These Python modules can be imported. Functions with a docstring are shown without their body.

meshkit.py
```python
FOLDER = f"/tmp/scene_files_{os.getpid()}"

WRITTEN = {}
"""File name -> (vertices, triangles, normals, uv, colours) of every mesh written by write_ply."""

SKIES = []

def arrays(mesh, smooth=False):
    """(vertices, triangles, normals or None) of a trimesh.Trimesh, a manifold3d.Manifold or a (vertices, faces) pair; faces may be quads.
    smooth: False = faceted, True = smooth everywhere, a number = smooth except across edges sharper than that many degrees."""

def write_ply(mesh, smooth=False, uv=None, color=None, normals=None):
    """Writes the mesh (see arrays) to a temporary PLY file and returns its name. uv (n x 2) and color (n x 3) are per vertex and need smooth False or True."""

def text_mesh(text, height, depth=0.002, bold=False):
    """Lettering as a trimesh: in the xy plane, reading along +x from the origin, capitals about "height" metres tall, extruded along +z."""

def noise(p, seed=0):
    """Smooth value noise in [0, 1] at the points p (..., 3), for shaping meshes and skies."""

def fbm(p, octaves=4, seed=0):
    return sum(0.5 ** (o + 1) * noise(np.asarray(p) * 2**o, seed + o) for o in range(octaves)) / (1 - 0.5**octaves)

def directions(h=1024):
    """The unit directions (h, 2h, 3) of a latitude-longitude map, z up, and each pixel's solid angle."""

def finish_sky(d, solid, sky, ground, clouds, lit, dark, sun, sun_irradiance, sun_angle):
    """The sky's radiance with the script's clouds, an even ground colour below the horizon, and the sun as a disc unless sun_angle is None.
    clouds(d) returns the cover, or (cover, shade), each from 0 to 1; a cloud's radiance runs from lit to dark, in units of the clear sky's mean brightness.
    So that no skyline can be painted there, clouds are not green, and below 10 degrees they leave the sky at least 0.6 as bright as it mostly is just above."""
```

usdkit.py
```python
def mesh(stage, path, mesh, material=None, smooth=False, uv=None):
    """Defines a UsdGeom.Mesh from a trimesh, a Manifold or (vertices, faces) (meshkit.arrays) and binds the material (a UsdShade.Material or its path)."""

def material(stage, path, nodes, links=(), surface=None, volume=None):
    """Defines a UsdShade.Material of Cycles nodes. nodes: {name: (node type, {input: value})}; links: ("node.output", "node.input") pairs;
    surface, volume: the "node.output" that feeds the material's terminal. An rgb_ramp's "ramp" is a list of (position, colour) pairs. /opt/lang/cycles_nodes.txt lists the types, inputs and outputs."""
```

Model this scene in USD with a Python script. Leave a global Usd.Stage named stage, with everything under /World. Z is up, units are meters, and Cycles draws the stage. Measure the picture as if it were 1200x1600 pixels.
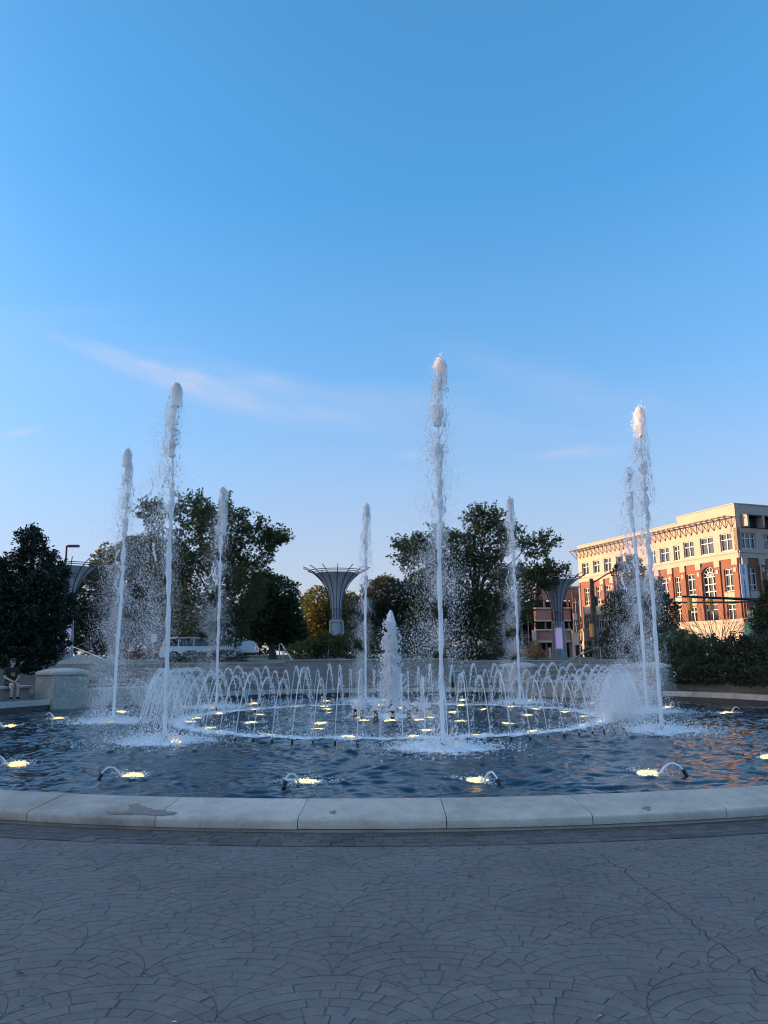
import math, numpy as np, trimesh, manifold3d as m3, usdkit, meshkit
from shapely.geometry import Polygon, Point, LineString, box as sbox
from shapely import affinity
from shapely.ops import unary_union
from pxr import Usd, UsdGeom, UsdLux, UsdShade, Gf, Sdf, Vt

stage = Usd.Stage.CreateInMemory()
UsdGeom.SetStageUpAxis(stage, 'Z'); UsdGeom.SetStageMetersPerUnit(stage, 1.0)
UsdGeom.Xform.Define(stage, '/World'); UsdGeom.Scope.Define(stage, '/World/Looks')
PI = math.pi

# ------------------------------------------------------------------ camera
FPX, EYE, PITCH, ROLL = 1180.0, 1.5, 0.1898, 0.0089
EXPOSURE = 2.1
cF = np.array([0, math.cos(PITCH), math.sin(PITCH)]); cU0 = np.array([0, -math.sin(PITCH), math.cos(PITCH)]); cR0 = np.array([1.0, 0, 0])
cR = math.cos(ROLL) * cR0 - math.sin(ROLL) * cU0
cU = math.cos(ROLL) * cU0 + math.sin(ROLL) * cR0
cam = UsdGeom.Camera.Define(stage, '/World/camera')
cam.CreateFocalLengthAttr(24.0); cam.CreateHorizontalApertureAttr(24.0 * 1200 / FPX); cam.CreateVerticalApertureAttr(24.0 * 1600 / FPX)
cam.CreateClippingRangeAttr(Gf.Vec2f(0.1, 20000.0)); cam.CreateExposureAttr(EXPOSURE)
cam.AddTransformOp().Set(Gf.Matrix4d(*cR, 0, *cU, 0, *(-cF), 0, 0, 0, EYE, 1))

# ------------------------------------------------------------------ sky and sun
SUN_AZ, SUN_EL = math.radians(-86.0), math.radians(7.0)
SKY_STRENGTH, SUN_INTENSITY = 0.15, 0.62
sdir = np.array([math.sin(SUN_AZ) * math.cos(SUN_EL), math.cos(SUN_AZ) * math.cos(SUN_EL), math.sin(SUN_EL)])
def _wisps():
    """Cirrus: a few drifting wisps fixed to directions of the sky, fine-streaked by noise."""
    nodes = {
        'sky': ('sky_texture', {'sky_type': 'single_scattering', 'sun_disc': False, 'sun_elevation': SUN_EL, 'sun_rotation': SUN_AZ, 'altitude': 100.0,
                                'air_density': 0.6, 'aerosol_density': 0.3, 'ozone_density': 4.0}),
        'geo': ('geometry', {}),
    }
    # looked up a little above the true direction, and paled by the air towards the horizon, the same all round
    nodes['sep'] = ('separate_xyz', {}); nodes['zup'] = ('math', {'math_type': 'multiply_add', 'value2': .80, 'value3': .26}); nodes['dir'] = ('combine_xyz', {})
    nodes['nrm'] = ('vector_math', {'math_type': 'normalize'})
    nodes['haze'] = ('rgb_ramp', {'ramp': [(0, (.95,) * 3), (.03, (.92,) * 3), (.08, (.80,) * 3), (.16, (.58,) * 3), (.25, (.36,) * 3), (.36, (.14,) * 3), (.55, (0,) * 3)]})
    links = [('geo.position', 'sep.vector'), ('sep.z', 'zup.value1'), ('sep.x', 'dir.x'), ('sep.y', 'dir.y'), ('zup.value', 'dir.z'), ('dir.vector', 'nrm.vector1'), ('nrm.vector', 'sky.vector'), ('sep.z', 'haze.fac')]
    total = None
    def ray(px, py):
        d = FPX * cF + (px - 600) * cR + (800 - py) * cU
        return d / np.linalg.norm(d)
    # (centre px, length px, half width px, tilt degrees downwards to the right, strength, noise scale)
    W = [((250, 585), 210, 24, 19, .62, 9), ((120, 535), 110, 14, 14, .30, 11), ((400, 615), 250, 46, 10, .36, 7), ((35, 676), 34, 6, -10, .5, 14),
         ((900, 708), 110, 12, -3, .34, 12), ((660, 712), 50, 11, -4, .26, 13), ((860, 600), 260, 45, 16, .16, 7), ((150, 560), 330, 90, 8, .16, 5), ((560, 640), 400, 60, 5, .16, 6)]
    for k, ((px, py), L, w, tilt, s, nz) in enumerate(W):
        c = ray(px, py)
        t = math.radians(tilt)
        a = ray(px + 50 * math.cos(t), py + 50 * math.sin(t)) - c; a -= c * (a @ c); a /= np.linalg.norm(a)
        b = np.cross(c, a)
        L, w = L / 1250.0, w / 1250.0
        nodes[f'a{k}'] = ('vector_math', {'math_type': 'dot_product', 'vector2': a / L}); links.append(('geo.position', f'a{k}.vector1'))
        nodes[f'b{k}'] = ('vector_math', {'math_type': 'dot_product', 'vector2': b / w}); links.append(('geo.position', f'b{k}.vector1'))
        nodes[f'c{k}'] = ('combine_xyz', {'z': k * 7.3}); links += [(f'a{k}.value', f'c{k}.x'), (f'b{k}.value', f'c{k}.y')]
        # noise in stretched coordinates: streaks along a
        nodes[f'm{k}'] = ('mapping', {'scale': (0.9, 0.55, 1.0)}); links.append((f'c{k}.vector', f'm{k}.vector'))
        nodes[f'n{k}'] = ('noise_texture', {'scale': 1.1, 'detail': 6.0, 'roughness': .55, 'distortion': .8}); links.append((f'm{k}.vector', f'n{k}.vector'))
        # wobble the distance with the noise so that no outline is an ellipse
        nodes[f'w{k}'] = ('math', {'math_type': 'multiply_add', 'value2': 1.6, 'value3': -.8}); links.append((f'n{k}.fac', f'w{k}.value1'))
        nodes[f'bw{k}'] = ('math', {'math_type': 'add'}); links += [(f'b{k}.value', f'bw{k}.value1'), (f'w{k}.value', f'bw{k}.value2')]
        nodes[f'd{k}'] = ('combine_xyz', {}); links += [(f'a{k}.value', f'd{k}.x'), (f'bw{k}.value', f'd{k}.y')]
        nodes[f'l{k}'] = ('vector_math', {'math_type': 'length'}); links.append((f'd{k}.vector', f'l{k}.vector1'))
        nodes[f'f{k}'] = ('map_range', {'range_type': 'smootherstep', 'from_min': 1.25, 'from_max': 0.0, 'to_min': 0.0, 'to_max': s, 'clamp': True}); links.append((f'l{k}.value', f'f{k}.value'))
        nodes[f'g{k}'] = ('map_range', {'from_min': .32, 'from_max': .68, 'to_min': .15, 'to_max': 1.0, 'clamp': True}); links.append((f'n{k}.fac', f'g{k}.value'))
        nodes[f'h{k}'] = ('math', {'math_type': 'multiply'}); links += [(f'f{k}.result', f'h{k}.value1'), (f'g{k}.result', f'h{k}.value2')]
        # only the hemisphere in front of this wisp
        nodes[f'i{k}'] = ('vector_math', {'math_type': 'dot_product', 'vector2': c}); links.append(('geo.position', f'i{k}.vector1'))
        nodes[f'j{k}'] = ('math', {'math_type': 'greater_than', 'value2': 0.0}); links.append((f'i{k}.value', f'j{k}.value1'))
        nodes[f'k{k}'] = ('math', {'math_type': 'multiply'}); links += [(f'h{k}.value', f'k{k}.value1'), (f'j{k}.value', f'k{k}.value2')]
        if total is None: total = f'k{k}.value'
        else:
            nodes[f's{k}'] = ('math', {'math_type': 'maximum' if k % 2 else 'add', 'use_clamp': True}); links += [(total, f's{k}.value1'), (f'k{k}.value', f's{k}.value2')]
            total = f's{k}.value'
    nodes['tint'] = ('mix_color', {'blend_type': 'multiply', 'fac': 1.0, 'b': SKY_TINT, 'use_clamp': False}); links.append(('sky.color', 'tint.a'))
    nodes['air'] = ('mix_color', {'blend_type': 'mix', 'b': HAZE_COLOR, 'use_clamp': False}); links += [('tint.result', 'air.a'), ('haze.color', 'air.fac')]
    # the warm brightness of the sunset sky around the sun itself
    nodes['sd'] = ('vector_math', {'math_type': 'dot_product', 'vector2': sdir}); nodes['sm'] = ('math', {'math_type': 'maximum', 'value2': 0.0}); nodes['sp'] = ('math', {'math_type': 'power', 'value2': 8.0})
    nodes['sg'] = ('vector_math', {'math_type': 'scale', 'vector1': GLOW_COLOR}); nodes['lit'] = ('vector_math', {'math_type': 'add'})
    links += [('geo.position', 'sd.vector1'), ('sd.value', 'sm.value1'), ('sm.value', 'sp.value1'), ('sp.value', 'sg.scale'), ('air.result', 'lit.vector1'), ('sg.vector', 'lit.vector2')]
    nodes['cloud'] = ('mix_color', {'blend_type': 'mix', 'b': CLOUD_COLOR, 'use_clamp': False}); links += [('lit.vector', 'cloud.a'), (total, 'cloud.fac')]
    nodes['bg'] = ('background_shader', {'strength': SKY_STRENGTH}); links.append(('cloud.result', 'bg.color'))
    return usdkit.material(stage, '/World/Looks/sky_air', nodes, links, surface='bg.background')
SKY_TINT = (1.08, 1.37, 1.04)
CLOUD_COLOR = (1.05, 1.10, 1.32)
GLOW_COLOR = (7.4, 5.4, 3.9)
HAZE_COLOR = (1.02, .955, .93)
dome = UsdLux.DomeLight.Define(stage, '/World/sky'); dome.CreateIntensityAttr(1.0)
UsdShade.MaterialBindingAPI.Apply(dome.GetPrim()).Bind(_wisps())
sun = UsdLux.DistantLight.Define(stage, '/World/sun')
sun.CreateIntensityAttr(SUN_INTENSITY); sun.CreateAngleAttr(0.5); sun.CreateNormalizeAttr(True); sun.CreateColorAttr(Gf.Vec3f(1.0, 0.58, 0.29))
_z = sdir; _x = np.cross([0, 0, 1], _z); _x /= np.linalg.norm(_x); _y = np.cross(_z, _x)
sun.AddTransformOp().Set(Gf.Matrix4d(*_x, 0, *_y, 0, *_z, 0, 0, 0, 60, 1))

# ------------------------------------------------------------------ helpers
NAMES = {}
def numbered(parent, name):
    k = NAMES.get((parent, name), -1) + 1; NAMES[(parent, name)] = k
    return f'{parent}/{name}' + (f'_{k:03d}' if k else '')
def path_of(o): return '/World' if o is None else str(o.GetPath())
def tag(o, label=None, cat=None, group=None, kind=None):
    for k, v in (('label', label), ('category', cat), ('group', group), ('kind', kind)):
        if v: o.SetCustomDataByKey(k, v)
    return o
def thing(name, label, cat, loc=(0, 0, 0), rotz=0.0, group=None, kind=None, scale=None):
    x = UsdGeom.Xform.Define(stage, numbered('/World', name)); x.AddTranslateOp().Set(Gf.Vec3d(*map(float, loc)))
    if rotz: x.AddRotateZOp().Set(math.degrees(rotz))
    if scale is not None: x.AddScaleOp().Set(Gf.Vec3f(*map(float, scale)))
    return tag(x.GetPrim(), label, cat, group, kind)
def dup(root, loc, rotz=0.0, label=None, scale=None, group=None):
    was = root.GetCustomData()
    r = thing(root.GetName().rstrip('0123456789').rstrip('_'), label or was.get('label'), was.get('category'), loc, rotz, group or was.get('group'), scale=scale)
    r.GetReferences().AddInternalReference(root.GetPath()); r.SetInstanceable(True)
    return r
class MB:
    """collects shapes into one mesh"""
    def __init__(s): s.v, s.f, s.n = [], [], 0
    def add(s, v, f):
        v = np.asarray(v, float); f = np.asarray(f, int)
        if f.shape[1] == 4: f = np.vstack([f[:, [0, 1, 2]], f[:, [0, 2, 3]]])
        s.v.append(v); s.f.append(f + s.n); s.n += len(v); return s
    def tm(s, t): return s.add(t.vertices, t.faces)
    def box(s, c, d, rz=0.0, axes=None):
        t = trimesh.creation.box(d); v = np.array(t.vertices)
        if axes is not None: v = v @ np.array(axes)
        elif rz: v = v @ np.array([[math.cos(rz), math.sin(rz), 0], [-math.sin(rz), math.cos(rz), 0], [0, 0, 1]])
        return s.add(v + np.array(c), t.faces)
    def tube(s, pts, rad, sides=8, cap=True):
        p = np.asarray(pts, float); n = len(p); rad = np.broadcast_to(rad, (n,)) if np.ndim(rad) < 2 else np.asarray(rad)
        t = np.gradient(p, axis=0); t /= np.linalg.norm(t, axis=1, keepdims=True) + 1e-12
        ref = np.array([0, 0, 1.0]) if abs(t[:, 2]).mean() < .8 else np.array([1.0, 0, 0])
        a = np.cross(t, ref); a /= np.linalg.norm(a, axis=1, keepdims=True) + 1e-12; b = np.cross(t, a)
        g = np.arange(sides) * 2 * PI / sides
        R = rad[:, None] if rad.ndim == 1 else rad
        v = p[:, None] + R[..., None] * (np.cos(g)[None, :, None] * a[:, None] + np.sin(g)[None, :, None] * b[:, None])
        i, j = np.meshgrid(np.arange(n - 1), np.arange(sides), indexing='ij'); j2 = (j + 1) % sides
        q = np.stack([i * sides + j, (i + 1) * sides + j, (i + 1) * sides + j2, i * sides + j2], -1).reshape(-1, 4)
        f = np.vstack([q[:, [0, 1, 2]], q[:, [0, 2, 3]]]); v = v.reshape(-1, 3)
        if cap:
            v = np.vstack([v, p[0], p[-1]]); k = n * sides; jj = np.arange(sides)
            f = np.vstack([f, np.stack([np.full(sides, k), jj, (jj + 1) % sides], 1), np.stack([np.full(sides, k + 1), (n - 1) * sides + (jj + 1) % sides, (n - 1) * sides + jj], 1)])
        return s.add(v, f)
    def lathe(s, prof, c=(0, 0, 0), sides=32):
        p = np.asarray(prof, float); g = np.arange(sides) * 2 * PI / sides
        v = np.stack([p[:, None, 0] * np.cos(g), p[:, None, 0] * np.sin(g), np.broadcast_to(p[:, None, 1], (len(p), sides))], -1) + np.array(c)
        i, j = np.meshgrid(np.arange(len(p) - 1), np.arange(sides), indexing='ij'); j2 = (j + 1) % sides
        q = np.stack([i * sides + j, i * sides + j2, (i + 1) * sides + j2, (i + 1) * sides + j], -1).reshape(-1, 4)
        return s.add(v.reshape(-1, 3), q)
    def poly(s, pg, t, T):
        """shapely polygon extruded by t, its x, y, z axes mapped by the 3x3 rows T[:3] and origin T[3]"""
        for g in getattr(pg, 'geoms', [pg]):
            if g.is_empty: continue
            e = trimesh.creation.extrude_polygon(g, t, engine='earcut')
            s.add(np.array(e.vertices) @ np.array(T[:3]) + np.array(T[3]), e.faces)
        return s
    def build(s, name, mat, parent=None, smooth=False, label=None, cat=None, group=None, kind=None):
        m = usdkit.mesh(stage, numbered(path_of(parent), name), (np.vstack(s.v), np.vstack(s.f)), M[mat] if isinstance(mat, str) else mat, smooth=smooth)
        return tag(m.GetPrim(), label, cat, group, kind)
def ray(px, py): return FPX * cF + (px - 600) * cR + (800 - py) * cU
def atY(px, py, Y): d = ray(px, py); return np.array([0, 0, EYE]) + d * (Y / d[1])
def atZ(px, py, z): d = ray(px, py); return np.array([0, 0, EYE]) + d * ((z - EYE) / d[2])
def rots(n, rng):
    q = rng.normal(size=(n, 4)); q /= np.linalg.norm(q, axis=1, keepdims=True); w, x, y, z = q.T
    return np.stack([np.stack([1 - 2 * (y * y + z * z), 2 * (x * y - z * w), 2 * (x * z + y * w)], -1), np.stack([2 * (x * y + z * w), 1 - 2 * (x * x + z * z), 2 * (y * z - x * w)], -1), np.stack([2 * (x * z - y * w), 2 * (y * z + x * w), 1 - 2 * (x * x + y * y)], -1)], 1)
OCT = (np.array([[1, 0, 0], [-1, 0, 0], [0, 1, 0], [0, -1, 0], [0, 0, 1], [0, 0, -1.0]]), np.array([[0, 2, 4], [2, 1, 4], [1, 3, 4], [3, 0, 4], [2, 0, 5], [1, 2, 5], [3, 1, 5], [0, 3, 5]]))
TET = (np.array([[1, 1, 1], [1, -1, -1], [-1, 1, -1], [-1, -1, 1.0]]) * .8, np.array([[0, 1, 2], [0, 3, 1], [0, 2, 3], [1, 3, 2]]))
ICO = (np.array(trimesh.creation.icosphere(1).vertices), np.array(trimesh.creation.icosphere(1).faces))
def blobs(mb, c, r, rng, base=OCT, stretch=(.7, 1.4), zs=1.0):
    c = np.asarray(c, float); n = len(c)
    if n == 0: return mb
    sc = np.broadcast_to(r, (n,))[:, None] * rng.uniform(*stretch, size=(n, 3))
    v = np.einsum('nkj,nij->nki', base[0][None] * sc[:, None], rots(n, rng)); v[..., 2] *= zs
    k = len(base[0]); f = base[1][None] + (np.arange(n) * k)[:, None, None]
    return mb.add((v + c[:, None]).reshape(-1, 3), f.reshape(-1, 3))

# ------------------------------------------------------------------ materials
M = {}
def plain(name, col, rough=.6, metal=0.0, noise=0.0, nscale=6.0, bump=0.0, bscale=60.0, spec=.5, space='position', **kw):
    nodes = {'p': ('principled_bsdf', {'roughness': rough, 'metallic': metal, 'base_color': col, 'specular_ior_level': spec, **kw}), 'g': ('geometry', {})}
    links = []
    if noise:
        nodes['n'] = ('noise_texture', {'scale': nscale, 'detail': 6.0, 'roughness': .6})
        c = np.array(col)
        nodes['r'] = ('rgb_ramp', {'ramp': [(.25, tuple(c * (1 - noise))), (.5, tuple(c)), (.75, tuple(np.minimum(c * (1 + noise), 1)))]})
        links += [('g.position', 'n.vector'), ('n.fac', 'r.fac'), ('r.color', 'p.base_color')]
    if bump:
        nodes['bn'] = ('noise_texture', {'scale': bscale, 'detail': 4.0}); nodes['b'] = ('bump', {'strength': 1.0, 'distance': bump})
        links += [('g.position', 'bn.vector'), ('bn.fac', 'b.height'), ('b.normal', 'p.normal')]
    M[name] = usdkit.material(stage, '/World/Looks/' + name, nodes, links, surface='p.BSDF')
    return M[name]
def stone_like(name, col, island=.12, stain=.25, rough=.75, bump=.002):
    """mineral surface: each piece its own tone, blotches, fine grain"""
    c = np.array(col)
    nodes = {'g': ('geometry', {}), 'o': ('object_info', {}), 'p': ('principled_bsdf', {'roughness': rough, 'specular_ior_level': .35}),
             'n1': ('noise_texture', {'scale': 1.3, 'detail': 8.0, 'roughness': .65}), 'n2': ('noise_texture', {'scale': 55.0, 'detail': 4.0, 'roughness': .6}), 'n3': ('noise_texture', {'scale': 7.0, 'detail': 5.0}),
             'r': ('rgb_ramp', {'ramp': [(.28, tuple(c * (1 - stain))), (.5, tuple(c)), (.72, tuple(c * (1 + stain * .6)))]}),
             'r2': ('map_range', {'from_min': .3, 'from_max': .7, 'to_min': .86, 'to_max': 1.12}), 'r3': ('map_range', {'from_min': .3, 'from_max': .7, 'to_min': .9, 'to_max': 1.08}),
             'ri': ('map_range', {'to_min': 1 - island, 'to_max': 1 + island}), 'm1': ('math', {'math_type': 'multiply'}), 'm2': ('math', {'math_type': 'multiply'}),
             'rand': ('math', {'math_type': 'add'}), 'fr': ('math', {'math_type': 'fraction'}),
             'x': ('vector_math', {'math_type': 'scale'}), 'b': ('bump', {'strength': 1.0, 'distance': bump})}
    links = [('g.position', 'n1.vector'), ('g.position', 'n2.vector'), ('g.position', 'n3.vector'), ('n1.fac', 'r.fac'), ('n2.fac', 'r2.value'), ('n3.fac', 'r3.value'),
             ('o.random', 'rand.value1'), ('g.random_per_island', 'rand.value2'), ('rand.value', 'fr.value1'), ('fr.value', 'ri.value'),
             ('r2.result', 'm1.value1'), ('r3.result', 'm1.value2'), ('m1.value', 'm2.value1'), ('ri.result', 'm2.value2'), ('r.color', 'x.vector1'), ('m2.value', 'x.scale'), ('x.vector', 'p.base_color'), ('n2.fac', 'b.height'), ('b.normal', 'p.normal')]
    M[name] = usdkit.material(stage, '/World/Looks/' + name, nodes, links, surface='p.BSDF')
def leafy(name, col, var=.45, trans=.35):
    c = np.array(col)
    nodes = {'g': ('geometry', {}), 'p': ('principled_bsdf', {'roughness': .5, 'specular_ior_level': .35}), 't': ('translucent_bsdf', {}), 'mx': ('mix_closure', {'fac': trans}),
             'n': ('noise_texture', {'scale': .45, 'detail': 3.0}), 'a': ('math', {'math_type': 'multiply_add', 'value2': .55, 'value3': .22}), 'ad': ('math', {'math_type': 'multiply_add', 'value2': .5}),
             'r': ('rgb_ramp', {'ramp': [(.2, tuple(c * (1 - var))), (.5, tuple(c)), (.8, tuple(c * np.array([1 + var * 1.3, 1 + var, 1 + var * .4])))]}),
             'h': ('hsv', {'saturation': 1.1, 'value': 1.5})}
    links = [('g.random_per_island', 'a.value1'), ('n.fac', 'ad.value1'), ('g.random_per_island', 'ad.value3'), ('g.position', 'n.vector')]
    nodes['ad'] = ('math', {'math_type': 'multiply_add', 'value2': .55, 'value3': 0.0})
    nodes['sum'] = ('math', {'math_type': 'multiply_add', 'value2': .45}); links = [('g.position', 'n.vector'), ('n.fac', 'ad.value1'), ('g.random_per_island', 'sum.value1'), ('ad.value', 'sum.value3'), ('sum.value', 'r.fac'), ('r.color', 'p.base_color'), ('r.color', 'h.color'), ('h.color', 't.color'), ('p.BSDF', 'mx.closure1'), ('t.BSDF', 'mx.closure2')]
    M[name] = usdkit.material(stage, '/World/Looks/' + name, nodes, links, surface='mx.closure')
def watery(name, col, rough, trans, clear=.0, spec=.5):
    """aerated water: part diffuse, part passing light from behind, wet gloss; thin spray also lets some light straight through"""
    nodes = {'p': ('principled_bsdf', {'base_color': col, 'roughness': rough, 'specular_ior_level': spec, 'ior': 1.33}), 't': ('translucent_bsdf', {'color': col}), 'mx': ('mix_closure', {'fac': trans}),
             'c': ('transparent_bsdf', {}), 'mc': ('mix_closure', {'fac': clear})}
    M[name] = usdkit.material(stage, '/World/Looks/' + name, nodes, [('p.BSDF', 'mx.closure1'), ('t.BSDF', 'mx.closure2'), ('mx.closure', 'mc.closure1'), ('c.BSDF', 'mc.closure2')], surface='mc.closure')
def glow(name, col, strength):
    M[name] = usdkit.material(stage, '/World/Looks/' + name, {'e': ('emission', {'color': col, 'strength': strength})}, surface='e.emission')

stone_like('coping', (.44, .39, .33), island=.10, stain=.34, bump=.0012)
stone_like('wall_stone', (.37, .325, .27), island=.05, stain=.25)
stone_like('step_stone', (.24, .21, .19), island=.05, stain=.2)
stone_like('cobble', (.155, .135, .125), island=.085, stain=.24, rough=.7, bump=.0022)
stone_like('border_brick', (.088, .078, .072), island=.28, stain=.2, rough=.75, bump=.0015)
stone_like('ground', (.125, .109, .10), island=0, stain=.24, rough=.85)
plain('joint', (.143, .124, .115), .95, noise=.2, nscale=30)
plain('asphalt', (.055, .055, .058), .85, noise=.25, nscale=2)
plain('grass', (.05, .075, .025), .9, noise=.4, nscale=3)
plain('soil', (.05, .04, .03), .95, noise=.4, nscale=5)
plain('wet_stone', (.21, .185, .16), .7, spec=.25, noise=.25, nscale=14)
plain('debris', (.03, .025, .02), .9)
plain('debris_pale', (.5, .5, .48), .8)
plain('pool_floor', (.012, .022, .034), .6, noise=.3, nscale=1.5)
plain('wet_wall', (.03, .032, .034), .35, noise=.3, nscale=4)
plain('black_metal', (.015, .015, .017), .45, .2)
plain('steel', (.42, .44, .46), .38, .85, noise=.12, nscale=3)
plain('grey_paint', (.27, .285, .31), .42, .25, noise=.06, nscale=2)
plain('grey_light', (.42, .44, .47), .5, .1, noise=.06, nscale=2)
plain('rod', (.05, .045, .05), .45, .4)
plain('bark', (.06, .048, .04), .9, noise=.4, nscale=9, bump=.01, bscale=14)
plain('cream', (.42, .33, .26), .8, noise=.07, nscale=.7)
plain('shade_steel', (.16, .14, .12), .5, .3)
plain('brick_red', (.20, .082, .048), .85, noise=.14, nscale=1.6)
plain('brick_dark', (.13, .055, .04), .85, noise=.14, nscale=1.6)
plain('brick_pink', (.26, .15, .125), .85, noise=.12, nscale=1.2)
plain('stone_pale', (.42, .36, .29), .8, noise=.09, nscale=.8)
plain('white_paint', (.72, .72, .70), .5)
plain('house_white', (.62, .64, .66), .7, noise=.06, nscale=1)
plain('window_frame', (.66, .66, .63), .5)
plain('window_glass', (.012, .014, .018), .06, spec=.9)
plain('dark_void', (.01, .01, .012), .8)
plain('roof_dark', (.06, .055, .055), .85)
plain('banner', (.55, .58, .62), .7)
plain('banner_ink', (.04, .045, .07), .7)
plain('car_white', (.72, .74, .76), .18, spec=.6, coat_weight=.6)
plain('car_glass', (.01, .012, .015), .05, spec=.9)
plain('rubber', (.015, .015, .015), .8)
plain('red_lens', (.45, .03, .025), .25)
plain('clear_lens', (.6, .62, .65), .1)
plain('pole_brown', (.075, .055, .042), .8, noise=.2, nscale=4)
plain('signal_yellow', (.75, .30, .03), .5)
plain('pole_black', (.02, .02, .022), .5, .3)
plain('sign_white', (.7, .72, .74), .5)
plain('sign_green', (.16, .55, .08), .5)
plain('lamp_red', (.16, .035, .03), .5)
plain('skin', (.50, .33, .27), .5)
plain('shirt_black', (.012, .012, .014), .85)
plain('print_gold', (.42, .22, .05), .8)
plain('shorts_dark', (.022, .022, .03), .85)
plain('hair_dark', (.02, .014, .011), .6)
plain('white_rubber', (.6, .6, .6), .6)
plain('shoe_black', (.015, .015, .016), .7)
plain('flower_warm', (.42, .20, .10), .8)
plain('twig', (.085, .06, .045), .85)
leafy('leaf_locust', (.105, .112, .036), .5)
leafy('leaf_maple', (.055, .075, .027), .5)
leafy('leaf_conifer', (.025, .042, .023), .45, .15)
leafy('leaf_hedge', (.050, .066, .026), .5)
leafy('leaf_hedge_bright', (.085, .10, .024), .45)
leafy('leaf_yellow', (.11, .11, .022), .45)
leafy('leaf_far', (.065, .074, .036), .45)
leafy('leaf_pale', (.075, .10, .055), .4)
watery('jet_water', (.93, .94, .95), .25, .35)
watery('crown_water', (.98, .97, .97), .2, .48, .49)
watery('drop_water', (.97, .97, .97), .12, .48, .42, .8)
watery('foam_white', (.92, .93, .94), .6, .3)
glow('lamp_warm', (1.0, .66, .21), .80)
# perforated panel lit violet from inside
M['violet_panel'] = usdkit.material(stage, '/World/Looks/violet_panel', {
    't': ('texture_coordinate', {}), 'mp': ('mapping', {'scale': (8.0, 0.0, 8.0), 'rotation': (0, .78, 0)}), 'sx': ('separate_xyz', {}), 'cx': ('combine_xyz', {}), 'v': ('voronoi_texture', {'dimensions': '2D', 'scale': 1.0, 'randomness': 0.0}), 'lt': ('math', {'math_type': 'less_than', 'value2': .36}),
    'p': ('principled_bsdf', {'base_color': (.27, .28, .31), 'roughness': .45, 'metallic': .3}), 'e': ('emission', {'color': (.58, .46, 1.0), 'strength': .24}), 'mx': ('mix_closure', {})},
    [('t.object', 'mp.vector'), ('mp.vector', 'sx.vector'), ('sx.x', 'cx.x'), ('sx.z', 'cx.y'), ('cx.vector', 'v.vector'), ('v.distance', 'lt.value1'), ('lt.value', 'mx.fac'), ('p.BSDF', 'mx.closure1'), ('e.emission', 'mx.closure2')], surface='mx.closure')
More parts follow.
